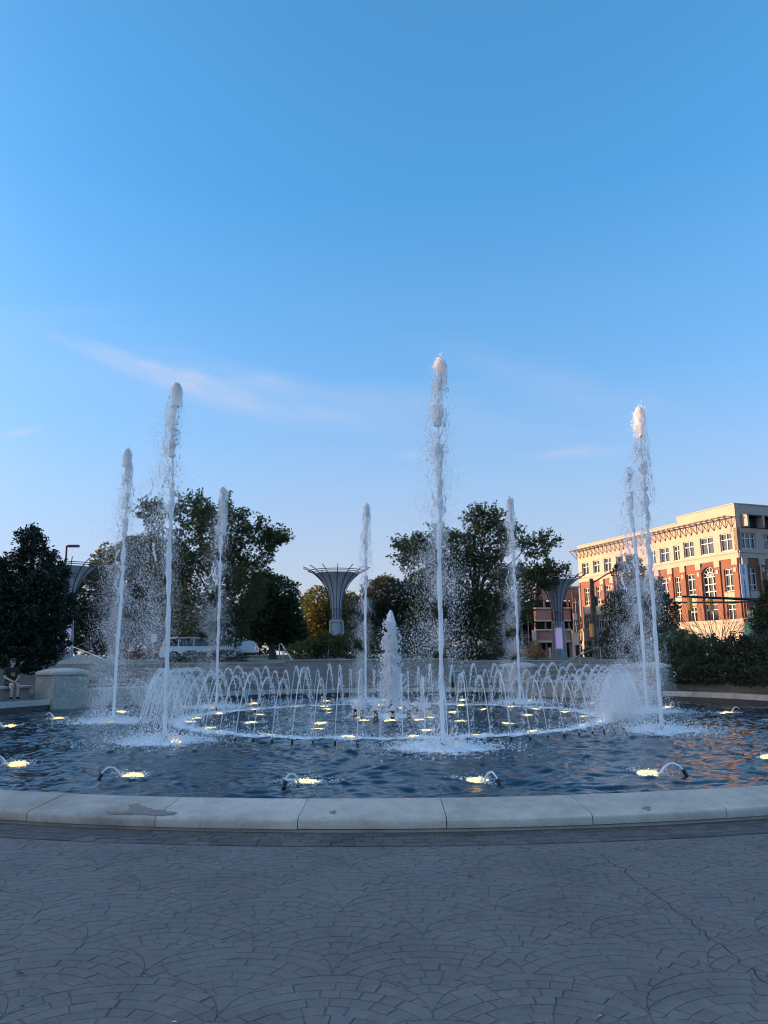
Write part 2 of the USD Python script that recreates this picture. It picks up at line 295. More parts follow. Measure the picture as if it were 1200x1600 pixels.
# pool water
M['pool_water'] = usdkit.material(stage, '/World/Looks/pool_water', {
    'g': ('geometry', {}), 'mp': ('mapping', {'scale': (1.0, 1.0, 1.0)}), 'n1': ('noise_texture', {'scale': 16.0, 'detail': 3.0, 'roughness': .55}), 'b': ('bump', {'strength': 1.0, 'distance': .006}),
    'p': ('principled_bsdf', {'base_color': (.30, .62, .85), 'roughness': .015, 'ior': 1.33, 'transmission_weight': 1.0})},
    [('g.position', 'mp.vector'), ('mp.vector', 'n1.vector'), ('n1.fac', 'b.height'), ('b.normal', 'p.normal')], surface='p.BSDF')
def foam_material(name, inner, outer, ring=None, dens=1.0, nscale=9.0):
    """froth: white water broken up into flecks, thinning out with the distance from the jet (object space)"""
    nodes = {'t': ('texture_coordinate', {}), 'g': ('geometry', {}), 'mul': ('vector_math', {'math_type': 'multiply', 'vector2': (1, 1, 0)}), 'l': ('vector_math', {'math_type': 'length'}),
             'n': ('noise_texture', {'scale': nscale, 'detail': 7.0, 'roughness': .75}), 'n2': ('noise_texture', {'scale': 1.7, 'detail': 3.0}),
             'p': ('principled_bsdf', {'base_color': (.90, .91, .92), 'roughness': .5}), 'tr': ('transparent_bsdf', {}), 'mx': ('mix_closure', {})}
    links = [('t.object', 'mul.vector1'), ('mul.vector', 'l.vector1'), ('g.position', 'n.vector'), ('g.position', 'n2.vector')]
    if ring:
        nodes['d'] = ('math', {'math_type': 'subtract', 'value2': ring}); nodes['ab'] = ('math', {'math_type': 'absolute'})
        links += [('l.value', 'd.value1'), ('d.value', 'ab.value1')]; dist = 'ab.value'
    else: dist = 'l.value'
    nodes['f'] = ('map_range', {'from_min': inner, 'from_max': outer, 'to_min': .30 * dens, 'to_max': -.34, 'clamp': True}); links.append((dist, 'f.value'))
    nodes['s'] = ('math', {'math_type': 'add'}); links += [('n.fac', 's.value1'), ('f.result', 's.value2')]
    nodes['s2'] = ('math', {'math_type': 'multiply_add', 'value2': .5, 'value3': -.25}); links.append(('n2.fac', 's2.value1'))
    nodes['s3'] = ('math', {'math_type': 'add'}); links += [('s.value', 's3.value1'), ('s2.value', 's3.value2')]
    nodes['k'] = ('map_range', {'from_min': .5, 'from_max': .66, 'clamp': True}); links += [('s3.value', 'k.value'), ('k.result', 'mx.fac'), ('tr.BSDF', 'mx.closure1'), ('p.BSDF', 'mx.closure2')]
    M[name] = usdkit.material(stage, '/World/Looks/' + name, nodes, links, surface='mx.closure')
foam_material('foam_patch', .25, 1.75)
foam_material('foam_ring', .05, .62, ring=5.78, nscale=7.0, dens=.72)
foam_material('foam_small', .5, 1.5)
foam_material('foam_lamp', .03, .36, nscale=16.0, dens=.35)

# ------------------------------------------------------------------ layout of the fountain
PC = np.array([0.148, 20.40])            # centre of the round pool
R_IN, R_OUT = 12.87, 13.45
JC = np.array([0.148, 21.89])            # centre of the rings of jets
R_JET, R_NOZ, R_LAND = 7.54, 6.75, 5.78
ZW = -0.15                               # water level
def ring_deg(px, r):                      # degrees at which the picture column px meets the far side of a circle
    d = ray(px, 1060); Y = np.linspace(42, 20, 4401); e = np.hypot(d[0] / d[1] * Y - PC[0], Y - PC[1]) - r
    k = int(np.nonzero(e < 0)[0][0]); return math.degrees(math.atan2(d[0] / d[1] * Y[k] - PC[0], PC[1] - Y[k]))
def on_ring(c, r, deg, z=0.0):           # 0 degrees points to the viewer's side, clockwise seen from above is to the right
    a = math.radians(deg); return np.array([c[0] + r * math.sin(a), c[1] - r * math.cos(a), z])
_wr = np.random.default_rng(5)
_WV, _CW = [], []
for lam, amp, cnt in ((1.6, .0026, 6), (.85, .0026, 9), (.46, .0017, 12), (.25, .0010, 14)):
    for _ in range(cnt):
        th = _wr.uniform(0, 2 * PI); k = 2 * PI / (lam * _wr.uniform(.75, 1.3)); _WV.append((k * math.cos(th), k * math.sin(th), _wr.uniform(0, 2 * PI), amp * _wr.uniform(.5, 1.2)))
for _q in range(9):                      # rings of ripples running out from every jet and from the middle
    _s = on_ring(JC, R_JET if _q < 8 else 0, 6.85 + 45 * _q)
    for lam in (.62, .44, .32, .235, .175):
        k = 2 * PI / (lam * _wr.uniform(.85, 1.15)); _CW.append((_s[0], _s[1], k, _wr.uniform(0, 2 * PI), .070 / k * _wr.uniform(.7, 1.3)))
def wave(x, y):
    z = np.zeros_like(x)
    for kx, ky, ph, a in _WV: z += a * np.sin(kx * x + ky * y + ph)
    wx, wy = .22 * np.sin(1.9 * y + .7 * x) + .1 * np.sin(4.3 * x - 2.1 * y), .22 * np.sin(2.2 * x - .8 * y + 1) + .1 * np.sin(3.7 * y + 2.9 * x)
    for q, (sx, sy, k, ph, a) in enumerate(_CW):
        r = np.hypot(x + wx - sx, y + wy - sy); z += a * np.sin(k * r + ph) * (.55 + .45 * np.sin(.9 * x + 1.3 * y + q * 1.7)) / (1 + .04 * r)
    return z + 6.0 * np.maximum(z, 0) ** 2

# ------------------------------------------------------------------ ground, plaza
def ground_z(x, y):
    s = np.clip((y - 42.0) / .5, 0, 1); up = 1.26 * s
    rise = np.clip((y - 56) / 44, 0, 1) * .68 * np.clip((6 - x) / 14, 0, 1)
    return up + rise
rr = np.concatenate([[R_OUT - .12, R_OUT + .5, 14.6, 15.6, 16.8, 18.0, 19.0], np.arange(19.8, 23.5, .3), [24.5, 26, 28, 31, 34, 38, 43, 50, 58, 68, 80, 100, 140, 220, 400, 900, 2500, 6000]])
na = 240
g = np.arange(na) * 2 * PI / na
gx = PC[0] + rr[:, None] * np.sin(g); gy = PC[1] - rr[:, None] * np.cos(g)
i, j = np.meshgrid(np.arange(len(rr) - 1), np.arange(na), indexing='ij'); j2 = (j + 1) % na
MB().add(np.stack([gx, gy, ground_z(gx, gy)], -1).reshape(-1, 3), np.stack([i * na + j, (i + 1) * na + j, (i + 1) * na + j2, i * na + j2], -1).reshape(-1, 4)).build('ground', 'ground', kind='structure')

# fan-laid cobbles in front, each with its own edges; the crack that runs through them is cut out
FAN, STEP = .92, .082
crack_rng = np.random.default_rng(3)
ca, cb = atZ(930, 1328, 0)[:2], atZ(1200, 1535, 0)[:2]
cpts = [ca + (cb - ca) * t + np.array([1, .3]) * crack_rng.normal(0, .014) for t in np.linspace(0, 1.5, 60)]
crack = LineString(cpts).buffer(.0042)
crng = np.random.default_rng(11)
border_out = R_OUT + .485
area = sbox(-5.6, 1.8, 6.2, 8.2).difference(Point(*PC).buffer(border_out, quad_segs=120))
stones = []
rowsY = np.arange(-2.0, 11.5, FAN / 2)
for rj, fy in enumerate(rowsY):
    for fx in np.arange(-9.6, 10.6, FAN):
        cx = fx + (FAN / 2 if rj % 2 else 0) + .13; cy = fy
        r = FAN / 2
        if not area.intersects(sbox(cx - r, cy - r, cx + r, cy + r)): continue
        # fish-scale cell: upper disc of this centre minus the discs of the row in front (nearer the viewer)
        cell = Point(cx, cy).buffer(r, quad_segs=24).difference(unary_union([Point(cx - FAN / 2, cy - FAN / 2).buffer(r, quad_segs=24), Point(cx + FAN / 2, cy - FAN / 2).buffer(r, quad_segs=24)]))
        oy = cy - .62 * r; RM = 1.62 * r; nring = int(RM / STEP)
        for k in range(nring + 1):
            r0, r1 = max(0.0, RM - (k + 1) * STEP), RM - k * STEP
            if r1 < .03: continue
            m = max(1, int(round(2 * PI * (r0 + r1) / 2 / (.098)))) if r0 > .01 else 1
            off = crng.uniform(0, 1)
            for q in range(m):
                a0, a1 = 2 * PI * (q + off + crng.uniform(-.09, .09)) / m, 2 * PI * (q + 1 + off + crng.uniform(-.09, .09)) / m
                ang = np.linspace(a0, a1, 4)
                pg = Polygon([(cx + r1 * math.cos(t), oy + r1 * math.sin(t)) for t in ang] + [(cx + r0 * math.cos(t), oy + r0 * math.sin(t)) for t in ang[::-1]]) if r0 > .01 else Point(cx, oy).buffer(r1, quad_segs=3)
                stones.append((pg, cell))
plaza = thing('plaza_paving', None, None, kind='structure')
def stone_prism(pg, top, bottom, rng, bev=.006, tilt=.012):
    """top face with a worn chamfer and slightly tilted, sides down to the bed"""
    p = np.array(pg.exterior.coords)[:-1]
    if Polygon(p).exterior.is_ccw is False: p = p[::-1]
    c = p.mean(0); tx, ty = rng.normal(0, tilt, 2)
    inner = c + (p - c) * (1 - bev / max(.012, np.linalg.norm(p - c, axis=1).min()) if False else .86)
    n = len(p); zt = lambda q: top + (q - c) @ np.array([tx, ty])
    v = np.vstack([np.c_[p, np.full(n, bottom)], np.c_[p, zt(p) - .0012], np.c_[inner, zt(inner)], [[*c, top + .0006]]])
    jj = np.arange(n); k = (jj + 1) % n
    f = np.vstack([np.c_[jj, k, n + k], np.c_[jj, n + k, n + jj], np.c_[n + jj, n + k, 2 * n + k], np.c_[n + jj, 2 * n + k, 2 * n + jj], np.c_[2 * n + jj, 2 * n + k, np.full(n, 3 * n)]])
    return v, f
made = []
for pg, cell in stones:
    a = pg.intersection(cell)
    if a.is_empty: continue
    a = a.intersection(area)
    for h in getattr(a, 'geoms', [a]):
        if h.geom_type != 'Polygon' or h.area < .0004: continue
        h = h.buffer(-.0019, join_style=2)
        if h.is_empty: continue
        if h.distance(crack) < .001: h = h.difference(crack)
        for w in getattr(h, 'geoms', [h]):
            if w.geom_type != 'Polygon' or w.area < .00022: continue
            made.append(w.simplify(.003))
made.sort(key=lambda w: (w.centroid.x - .0) ** 2 * .55 + w.centroid.y ** 2 if w.centroid.y > 3.2 and abs(w.centroid.x) < .53 * w.centroid.y else 1e6 + w.centroid.y)
srng = np.random.default_rng(21)
rest = MB()
for n, w in enumerate(made):
    v, f = stone_prism(w, .0034 + srng.normal(0, .0005), -.004, srng, tilt=.005)
    if n < 300: MB().add(v, f).build('cobblestone', 'cobble', plaza)
    else: rest.add(v, f)
rest.build('cobblestones', 'cobble', plaza, kind='stuff')
P_ = np.array(cpts); n_ = np.array([-(cb - ca)[1], (cb - ca)[0]]) / np.linalg.norm(cb - ca)
w_ = .0035 * (1 + .5 * crack_rng.normal(size=len(P_)))[:, None]
kq = np.arange(len(P_) - 1); MB().add(np.vstack([np.c_[P_ + n_ * w_, np.full(len(P_), .0012)], np.c_[P_ - n_ * w_, np.full(len(P_), .0012)]]), np.c_[kq, kq + 1, kq + 1 + len(P_), kq + len(P_)]).build('crack', 'debris', plaza)
for k, (px, py, L_, mat) in enumerate([(270, 1393, .028, 'debris_pale'), (340, 1430, .016, 'debris'), (32, 1522, .05, 'debris'), (272, 1597, .03, 'debris_pale'), (516, 1470, .012, 'debris_pale'), (612, 1468, .02, 'debris'), (615, 1449, .02, 'debris'), (916, 1566, .02, 'debris'), (938, 1587, .018, 'debris_pale'), (1110, 1561, .01, 'debris_pale'), (812, 1361, .03, 'debris'), (735, 1370, .05, 'debris'), (210, 1340, .03, 'debris'), (978, 1420, .02, 'debris'), (560, 1400, .014, 'debris')]):
    p = atZ(px, py, .009); v = np.array([[-.5, 0, 0], [0, .22, .12], [.5, 0, .05], [0, -.22, .1], [0, 0, .02]]) * L_; q = crack_rng.uniform(-.6, .6)
    v = v @ np.array([[math.cos(q), math.sin(q), 0], [-math.sin(q), math.cos(q), 0], [0, 0, 1]])
    MB().add(v + p, [[0, 3, 1], [1, 3, 2], [0, 1, 4], [1, 2, 4], [2, 3, 4], [3, 0, 4]]).build('litter', mat, None, label='tiny %s scrap of leaf litter lying on the paving, %s' % ('pale' if mat == 'debris_pale' else 'dark', ['left of the middle', 'left, near its pale neighbour', 'at the left edge', 'at the bottom edge, left', 'pale speck in the middle', 'middle, lower of two', 'middle, upper of two', 'lower right', 'bottom right, by the dark scrap', 'far lower right', 'right of the middle near the border', 'long, right of the middle', 'left, close to the brick border', 'on the right beside the crack', 'small, in the middle'][k]), cat='litter')
# brick border along the basin
border = thing('brick_border', None, None, kind='structure')
R0 = R_OUT + .045
for row in range(4):
    ra, rb = R0 + row * .106, R0 + (row + 1) * .106 - .005
    nb = 76; half = 27.5
    for q in range(nb if row != 3 else 0):
        a0 = -half + (q + (.5 if row % 2 else 0)) * 2 * half / nb; a1 = a0 + 2 * half / nb - .022
        if row == 0 and abs(a0) > 28: continue
        pg = Polygon([on_ring(PC, r_, a_)[:2] for r_, a_ in ((ra, a0), (ra, a1), (rb, a1), (rb, a0))])
        v, f = stone_prism(pg, .008 + srng.normal(0, .0012), -.004, srng, tilt=.008)
        MB().add(v, f).build('brick', 'border_brick', border)
# soldier course closing the border
for q in range(66):
    a0 = -27.5 + q * 55 / 66; a1 = a0 + 55 / 66 - .022
    ra, rb = R0 + .318, R0 + .318 + .112
    pg = Polygon([on_ring(PC, r_, a_)[:2] for r_, a_ in ((ra, a0), (ra, a1), (rb, a1), (rb, a0))])
    v, f = stone_prism(pg, .008 + srng.normal(0, .0012), -.004, srng, tilt=.008); MB().add(v, f).build('brick', 'border_brick', border)

# ------------------------------------------------------------------ fountain basin
basin = thing('fountain_basin', None, None, kind='structure')
NST = 65; dA = 360 / NST
ph0 = math.degrees(math.atan2(atZ(232, 1284, .1)[0] - PC[0], PC[1] - atZ(232, 1284, .1)[1]))
prof = [(R_OUT - .03, .028), (R_OUT - .004, .034), (R_OUT, .055), (R_OUT, .088), (R_OUT - .006, .104), (R_OUT - .02, .117), (R_OUT - .042, .125), (R_OUT - .12, .136), (R_OUT - .32, .163), (R_IN + .05, .192), (R_IN + .018, .190), (R_IN, .175), (R_IN, .02), (R_IN + .1, .01), (R_OUT - .1, .01)]
A_RP, A_MP, A_LP, A_ML = ring_deg(1014, 13.3), ring_deg(810, 13.9), ring_deg(98, 13.3), ring_deg(292, 13.9)
def seat_wall_at(a):   # degrees where raised seat walls stand in the place of the coping
    a = (a + 180) % 360 - 180
    return (A_RP < a + dA / 2 < A_MP - 1) or (A_ML < a - dA / 2 < A_LP)
def arc_prism(prof, c, a0, a1, n):
    """closed cross-section (r, z) swept from a0 to a1 degrees"""
    P = np.array(prof); A = np.linspace(a0, a1, n + 1); k = len(P)
    v = np.array([[on_ring(c, r_, a_, z_) for r_, z_ in P] for a_ in A]).reshape(-1, 3)
    f = []
    for s_ in range(n):
        for q in range(k):
            q2 = (q + 1) % k; f.append([s_ * k + q, s_ * k + q2, (s_ + 1) * k + q2, (s_ + 1) * k + q])
    f = np.array(f); f = np.vstack([f[:, [0, 1, 2]], f[:, [0, 2, 3]]])
    cap = trimesh.creation.triangulate_polygon(Polygon(P), engine='earcut')
    vv, ff = cap; idx = [int(np.argmin(((P - p) ** 2).sum(1))) for p in vv]; ff = np.array(idx)[ff]
    f = np.vstack([f, ff[:, ::-1], ff + n * k])
    m = trimesh.Trimesh(v, f, process=False)
    if m.volume < 0: f = f[:, ::-1]
    return v, f
for k in range(NST):
    a = ph0 + k * dA
    if seat_wall_at(a + dA / 2): continue
    v, f = arc_prism(prof, PC, a + .016, a + dA - .016, 6)
    v = v + np.array([0, 0, srng.normal(0, .0012)])
    MB().add(v, f).build('coping_stone', 'coping', basin, smooth=32)
def wet_patch(pts, name, lift):
    pg = Polygon(pts).buffer(.02).buffer(-.012).intersection(Point(*PC).buffer(R_OUT - .03, quad_segs=180)).difference(Point(*PC).buffer(R_IN + .06, quad_segs=180))
    if pg.geom_type != 'Polygon' or pg.area < 1e-4: return
    v, f = trimesh.creation.triangulate_polygon(pg.segmentize(.03), engine='earcut'); v, f = trimesh.remesh.subdivide_to_size(np.c_[np.asarray(v), np.zeros(len(v))], np.asarray(f), .02); v, f = np.asarray(v)[:, :2], np.asarray(f)
    r_ = np.hypot(v[:, 0] - PC[0], v[:, 1] - PC[1]); z = np.interp(r_, [R_IN + .05, R_OUT - .32, R_OUT - .12, R_OUT - .042, R_OUT - .02, R_OUT], [.192, .163, .136, .125, .117, .09]) + lift
    MB().add(np.c_[v, z], f).build(name, 'wet_stone', basin)
wrng = np.random.default_rng(14)
for cx, cy, rx, ry in ((184, 1270, 15, 3.0), (214, 1266, 20, 4.4), (252, 1269, 17, 2.4), (520, 1270, 4, 1.2), (1010, 1262, 5, 1.3)):
    a_ = np.linspace(0, 2 * PI, 22)[:-1]; k_ = 1 + .35 * np.sin(a_ * 3 + cx) + .18 * wrng.normal(size=21)
    wet_patch([atZ(cx + rx * k * math.cos(q), cy + ry * k * math.sin(q), .14)[:2] for q, k in zip(a_, k_)], 'wet_patch', .0035)
# base course below the overhang, inner wall, floor
v, f = arc_prism([(R_OUT - .03, -.05), (R_OUT - .03, .024), (R_IN + .05, .024), (R_IN + .05, -.05)], PC, 0, 359.999, 180); MB().add(v, f).build('base_course', 'wall_stone', basin)
v, f = arc_prism([(R_IN + .04, -.9), (R_IN + .04, .02), (R_IN + .015, .02), (R_IN + .015, -.9)], PC, 0, 359.999, 180); MB().add(v, f).build('inner_wall', 'wet_wall', basin, smooth=30)
fl = trimesh.creation.cylinder(R_IN + .03, .1, sections=120); MB().add(np.array(fl.vertices) + [*PC, -.75], fl.faces).build('basin_floor', 'pool_floor', basin)

# water with real ripples, finer towards the viewer
ys = [PC[1] - R_IN]
while ys[-1] < PC[1] + R_IN: ys.append(ys[-1] + .022 + .0042 * (ys[-1] - 7.5))
ys = np.array(ys); nx = 800
tt = np.linspace(-1, 1, nx)
hx = np.sqrt(np.maximum((R_IN + .012) ** 2 - (ys - PC[1]) ** 2, 1e-6))
X = PC[0] + tt[None] * hx[:, None]; Y = np.broadcast_to(ys[:, None], X.shape)
Z = ZW + wave(X, Y)
i, j = np.meshgrid(np.arange(len(ys) - 1), np.arange(nx - 1), indexing='ij')
MB().add(np.stack([X, Y, Z], -1).reshape(-1, 3), np.stack([i * nx + j, i * nx + j + 1, (i + 1) * nx + j + 1, (i + 1) * nx + j], -1).reshape(-1, 4)).build('water', 'pool_water', smooth=True, kind='structure')

# ------------------------------------------------------------------ seat walls, pillars, benches, steps
def seat_wall(a0, a1, label):
    t = thing('seat_wall', label, 'wall')
    n = int((a1 - a0) / 2)
    v, f = arc_prism([(R_IN, -.3), (R_IN, .40), (R_OUT, .40), (R_OUT, -.3)], PC, a0, a1, n); MB().add(v, f).build('wall_body', 'wall_stone', t)
    k = 5
    for q in range(k):
        b0 = a0 + (a1 - a0) * q / k; b1 = a0 + (a1 - a0) * (q + 1) / k - .03
        v, f = arc_prism([(R_IN - .03, .402), (R_IN - .03, .46), (R_IN, .49), (R_OUT, .49), (R_OUT + .03, .46), (R_OUT + .03, .402)], PC, b0, b1, 4); MB().add(v, f).build('cap_stone', 'coping', t)
seat_wall(A_RP - 1, A_MP, 'low curved seat wall between the two right-hand stone pillars')
seat_wall(A_ML, A_LP, 'low curved seat wall right of the domed pillar near the seated woman')
def pillar(px, r, label, w=1.5, d=1.1, h=1.0, zb=-.3):
    lo = on_ring(PC, r, ring_deg(px, r))
    ang = math.atan2(lo[1] - PC[1], lo[0] - PC[0]) - PI / 2
    t = thing('stone_pillar', label, 'pillar', (lo[0], lo[1], 0), ang)
    body = m3.CrossSection([[(-w / 2, -d / 2), (w / 2, -d / 2), (w / 2, d / 2), (-w / 2, d / 2)]]).offset(-.12, m3.JoinType.Round).offset(.12, m3.JoinType.Round, circular_segments=24)
    seam = [m3.Manifold.cube((.012, .03, 3), True).translate((s_ * w * .19, -d / 2, .5)) for s_ in (-1, 1)]
    b = m3.Manifold.extrude(body, h - zb, scale_top=(.97, .97)).translate((0, 0, zb))
    for s_ in seam: b = b - s_
    mm = b.to_mesh(); MB().add(mm.vert_properties[:, :3], mm.tri_verts).build('shaft', 'wall_stone', t, smooth=30)
    n = 26; a = np.arange(48) * 2 * PI / 48
    se = lambda q: np.sign(q) * np.abs(q) ** .42
    ow, od = w / 2 + .06, d / 2 + .06
    ring = np.stack([se(np.cos(a)) * ow, se(np.sin(a)) * od], 1)
    vs, fs = [], []
    levels = [(.995, h - .001), (1.0, h + .01), (1.0, h + .075), (.985, h + .09), (.9, h + .125), (.75, h + .165), (.5, h + .205), (.25, h + .222), (.02, h + .228)]
    for s_, z in levels: vs.append(np.c_[ring * s_, np.full(48, z)])
    ii, jj = np.meshgrid(np.arange(len(levels) - 1), np.arange(48), indexing='ij'); k2 = (jj + 1) % 48
    MB().add(np.vstack(vs), np.stack([ii * 48 + jj, ii * 48 + k2, (ii + 1) * 48 + k2, (ii + 1) * 48 + jj], -1).reshape(-1, 4)).build('domed_cap', 'coping', t, smooth=35)
    return t
pillar(98, 13.3, 'domed stone pillar beside the bench with the seated woman')
pillar(1014, 13.3, 'domed stone pillar behind the two right-hand tall jets')
pillar(810, 13.9, 'stone pillar left of the right-hand seat wall, before the steps', w=1.5, h=1.0, zb=0)
pillar(292, 13.9, 'stone pillar half hidden by spray before the left-hand steps', w=1.3, h=.92, zb=0)
def bench(a0, a1, label):
    t = thing('curved_bench', label, 'bench')
    n = int(abs(a1 - a0) / 1.5); RB = R_OUT + .75
    v, f = arc_prism([(RB + .12, .1), (RB + .12, .555), (RB + .5, .555), (RB + .5, .1)], PC, a0, a1, n); MB().add(v, f).build('bench_wall', 'wall_stone', t)
    k = 9
    for q in range(k):
        b0 = a0 + (a1 - a0) * q / k; b1 = a0 + (a1 - a0) * (q + 1) / k - .02
        v, f = arc_prism([(RB - .05, .558), (RB - .06, .57), (RB - .06, .625), (RB - .03, .642), (RB + .6, .642), (RB + .6, .558)], PC, b0, b1, 4); MB().add(v, f).build('seat_slab', 'coping', t)
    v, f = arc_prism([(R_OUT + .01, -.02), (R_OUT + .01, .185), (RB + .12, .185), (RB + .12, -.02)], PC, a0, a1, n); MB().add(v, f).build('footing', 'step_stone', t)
bench(84, A_RP - 2.2, 'long curved stone bench before the dark hedge on the right')
bench(A_LP + 2.2, -84, 'long curved stone bench the woman in black sits on')
def bed(a0, a1, label, name='planting_bed'):
    A = np.linspace(a0, a1, 30); RR = [R_OUT + 1.3, R_OUT + 1.6, 17.5, 20.5, 26]; ZZ = [.60, .68, .85, 1.2, 1.3]
    v = np.array([[on_ring(PC, r_, a_, z_) for r_, z_ in zip(RR, ZZ)] for a_ in A]).reshape(-1, 3); k = len(RR)
    i, j = np.meshgrid(np.arange(29), np.arange(k - 1), indexing='ij')
    MB().add(v, np.stack([i * k + j, i * k + j + 1, (i + 1) * k + j + 1, (i + 1) * k + j], -1).reshape(-1, 4)).build(name, 'soil', kind='structure')
bed(80, A_RP + 3, ''); bed(A_LP - 6, -80, '')

def steps(x0, x1, label, n=5):
    t = thing('stone_steps', label, 'steps')
    for q in range(n):
        y0 = 38.6 + .68 * q; z1 = .02 + .25 * (q + 1)
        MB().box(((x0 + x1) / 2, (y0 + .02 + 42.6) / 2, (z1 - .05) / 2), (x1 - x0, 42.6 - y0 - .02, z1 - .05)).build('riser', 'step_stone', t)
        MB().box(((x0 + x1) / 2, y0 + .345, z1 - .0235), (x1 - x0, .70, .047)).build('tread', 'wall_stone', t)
steps(-17.5, -5.15, 'broad stone steps left of the hedge-topped planter wall')
steps(3.45, 13.0, 'broad stone steps right of the hedge-topped planter wall')
t = thing('planter_wall', 'grey planter wall below the tulip-shaped tower, topped by a clipped hedge', 'wall')
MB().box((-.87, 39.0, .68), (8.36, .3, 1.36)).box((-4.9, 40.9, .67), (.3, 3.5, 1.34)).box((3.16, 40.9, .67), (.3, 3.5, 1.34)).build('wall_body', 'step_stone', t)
for q in range(4):
    MB().box((-.87 - 8.5 / 2 + 8.5 * (q + .5) / 4, 39.0, 1.39), (8.5 / 4 - .012, .42, .058)).build('cap_stone', 'wall_stone', t)
MB().box((-.87, 40.95, 1.15), (7.7, 3.3, .22)).build('planter_soil', 'soil', t)
def rail(pts, posts, label, r=.028):
    t = thing('handrail', label, 'handrail')
    MB().tube(pts, r, 8).build('rail', 'steel', t)
    P = np.array(pts)
    for u in posts:
        k = min(int(u * (len(P) - 1)), len(P) - 2); fr = u * (len(P) - 1) - k; p = P[k] + (P[k + 1] - P[k]) * fr
        MB().tube([(p[0], p[1], p[2] - .95), (p[0], p[1], p[2])], r * .9, 8).build('post', 'steel', t)
rail([atY(437, 1006, 42.6), atY(440, 1006, 42.3), atY(462, 1040, 39.4)], (0, .56, .98), 'steel handrail beside the left end of the planter wall')
rail([atY(938, 1011, 42.6), atY(930, 1012, 42.3), atY(872, 1040, 39.6)], (.02, .72, .98), 'steel handrail in front of the lit violet tower on the right')
rail([atY(104, 1007, 42.6), atY(108, 1008, 42.2), atY(165, 1031, 39.0)], (.03, .8), 'thin steel handrail right of the big conifer')
rail([atY(698, 1008, 42.6), atY(699, 1009, 42.2), atY(704, 1032, 39.4)], (.03, .9), 'steel handrail at the right end of the planter wall')
# plinth by the conifer
p = atY(128, 1030, 40.5); t = thing('stone_plinth', 'sloped pale stone plinth between conifer and left-hand steps', 'plinth', (p[0], p[1], 0))
MB().add([[-1.2, -.7, 0], [1.1, -.7, 0], [1.1, .7, 0], [-1.2, .7, 0], [-1.2, -.7, 1.3], [1.1, -.7, 1.3], [.8, .5, 1.75], [-.5, .5, 1.75]], [[0, 3, 2, 1], [0, 1, 5, 4], [1, 2, 6, 5], [2, 3, 7, 6], [3, 0, 4, 7], [4, 5, 6, 7]]).build('plinth_block', 'wall_stone', t)

# roads beyond, lawns (thin sheets laid over the ground)
def sheet(name, x0, x1, y0, y1, lift, mat, kind='structure', nx=24, ny=12):
    xs, ys_ = np.linspace(x0, x1, nx), np.linspace(y0, y1, ny); X_, Y_ = np.meshgrid(xs, ys_)
    i, j = np.meshgrid(np.arange(ny - 1), np.arange(nx - 1), indexing='ij')
    MB().add(np.stack([X_, Y_, ground_z(X_, Y_) + lift], -1).reshape(-1, 3), np.stack([i * nx + j, i * nx + j + 1, (i + 1) * nx + j + 1, (i + 1) * nx + j], -1).reshape(-1, 4)).build(name, mat, kind=kind)
sheet('street', -120, 120, 51, 62, .006, 'asphalt'); sheet('street', -9, -2, 62.4, 130, .006, 'asphalt')
sheet('lawn', -60, -9.4, 64, 96, .012, 'grass'); sheet('lawn', 3.5, 14, 43, 50, .012, 'grass')
for yk in (50.85, 62.2):
    X0, X1 = (-120, 120) if yk < 60 else (-120, -9.5)
    MB().box(((X0 + X1) / 2, yk, 1.26 + .06 + (.1 if yk > 60 else 0)), (X1 - X0, .16, .14)).build('kerb', 'wall_stone', kind='structure')

# ------------------------------------------------------------------ tall jets
def foam_disc(rad, mat, parent, loc, lift=.012, n=40, m=72, ring=None):
    r_ = np.linspace(0.02 if ring is None else ring[0], rad if ring is None else ring[1], n); a = np.arange(m) * 2 * PI / m
    x = r_[:, None] * np.cos(a); y = r_[:, None] * np.sin(a)
    z = wave(x + loc[0], y + loc[1]) + lift + .012 * (meshkit.fbm(np.stack([x * 6 + loc[0], y * 6 + loc[1], x * 0], -1), 3) - .3)
    i, j = np.meshgrid(np.arange(n - 1), np.arange(m), indexing='ij'); j2 = (j + 1) % m
    return MB().add(np.stack([x, y, z], -1).reshape(-1, 3), np.stack([i * m + j, (i + 1) * m + j, (i + 1) * m + j2, i * m + j2], -1).reshape(-1, 4)).build('foam', mat, parent, smooth=True)
def splash(mb, loc, rad, n, rng, h=.16):
    q = np.sqrt(rng.uniform(0, 1, n)) * rad * rng.beta(1.5, 2.2, n) * 1.4; a = rng.uniform(0, 2 * PI, n)
    z = rng.exponential(h * .45, n) * np.exp(-q / rad * 1.1)
    return blobs(mb, np.stack([q * np.cos(a), q * np.sin(a), z + .01], 1), rng.uniform(.005, .016, n), rng, TET)
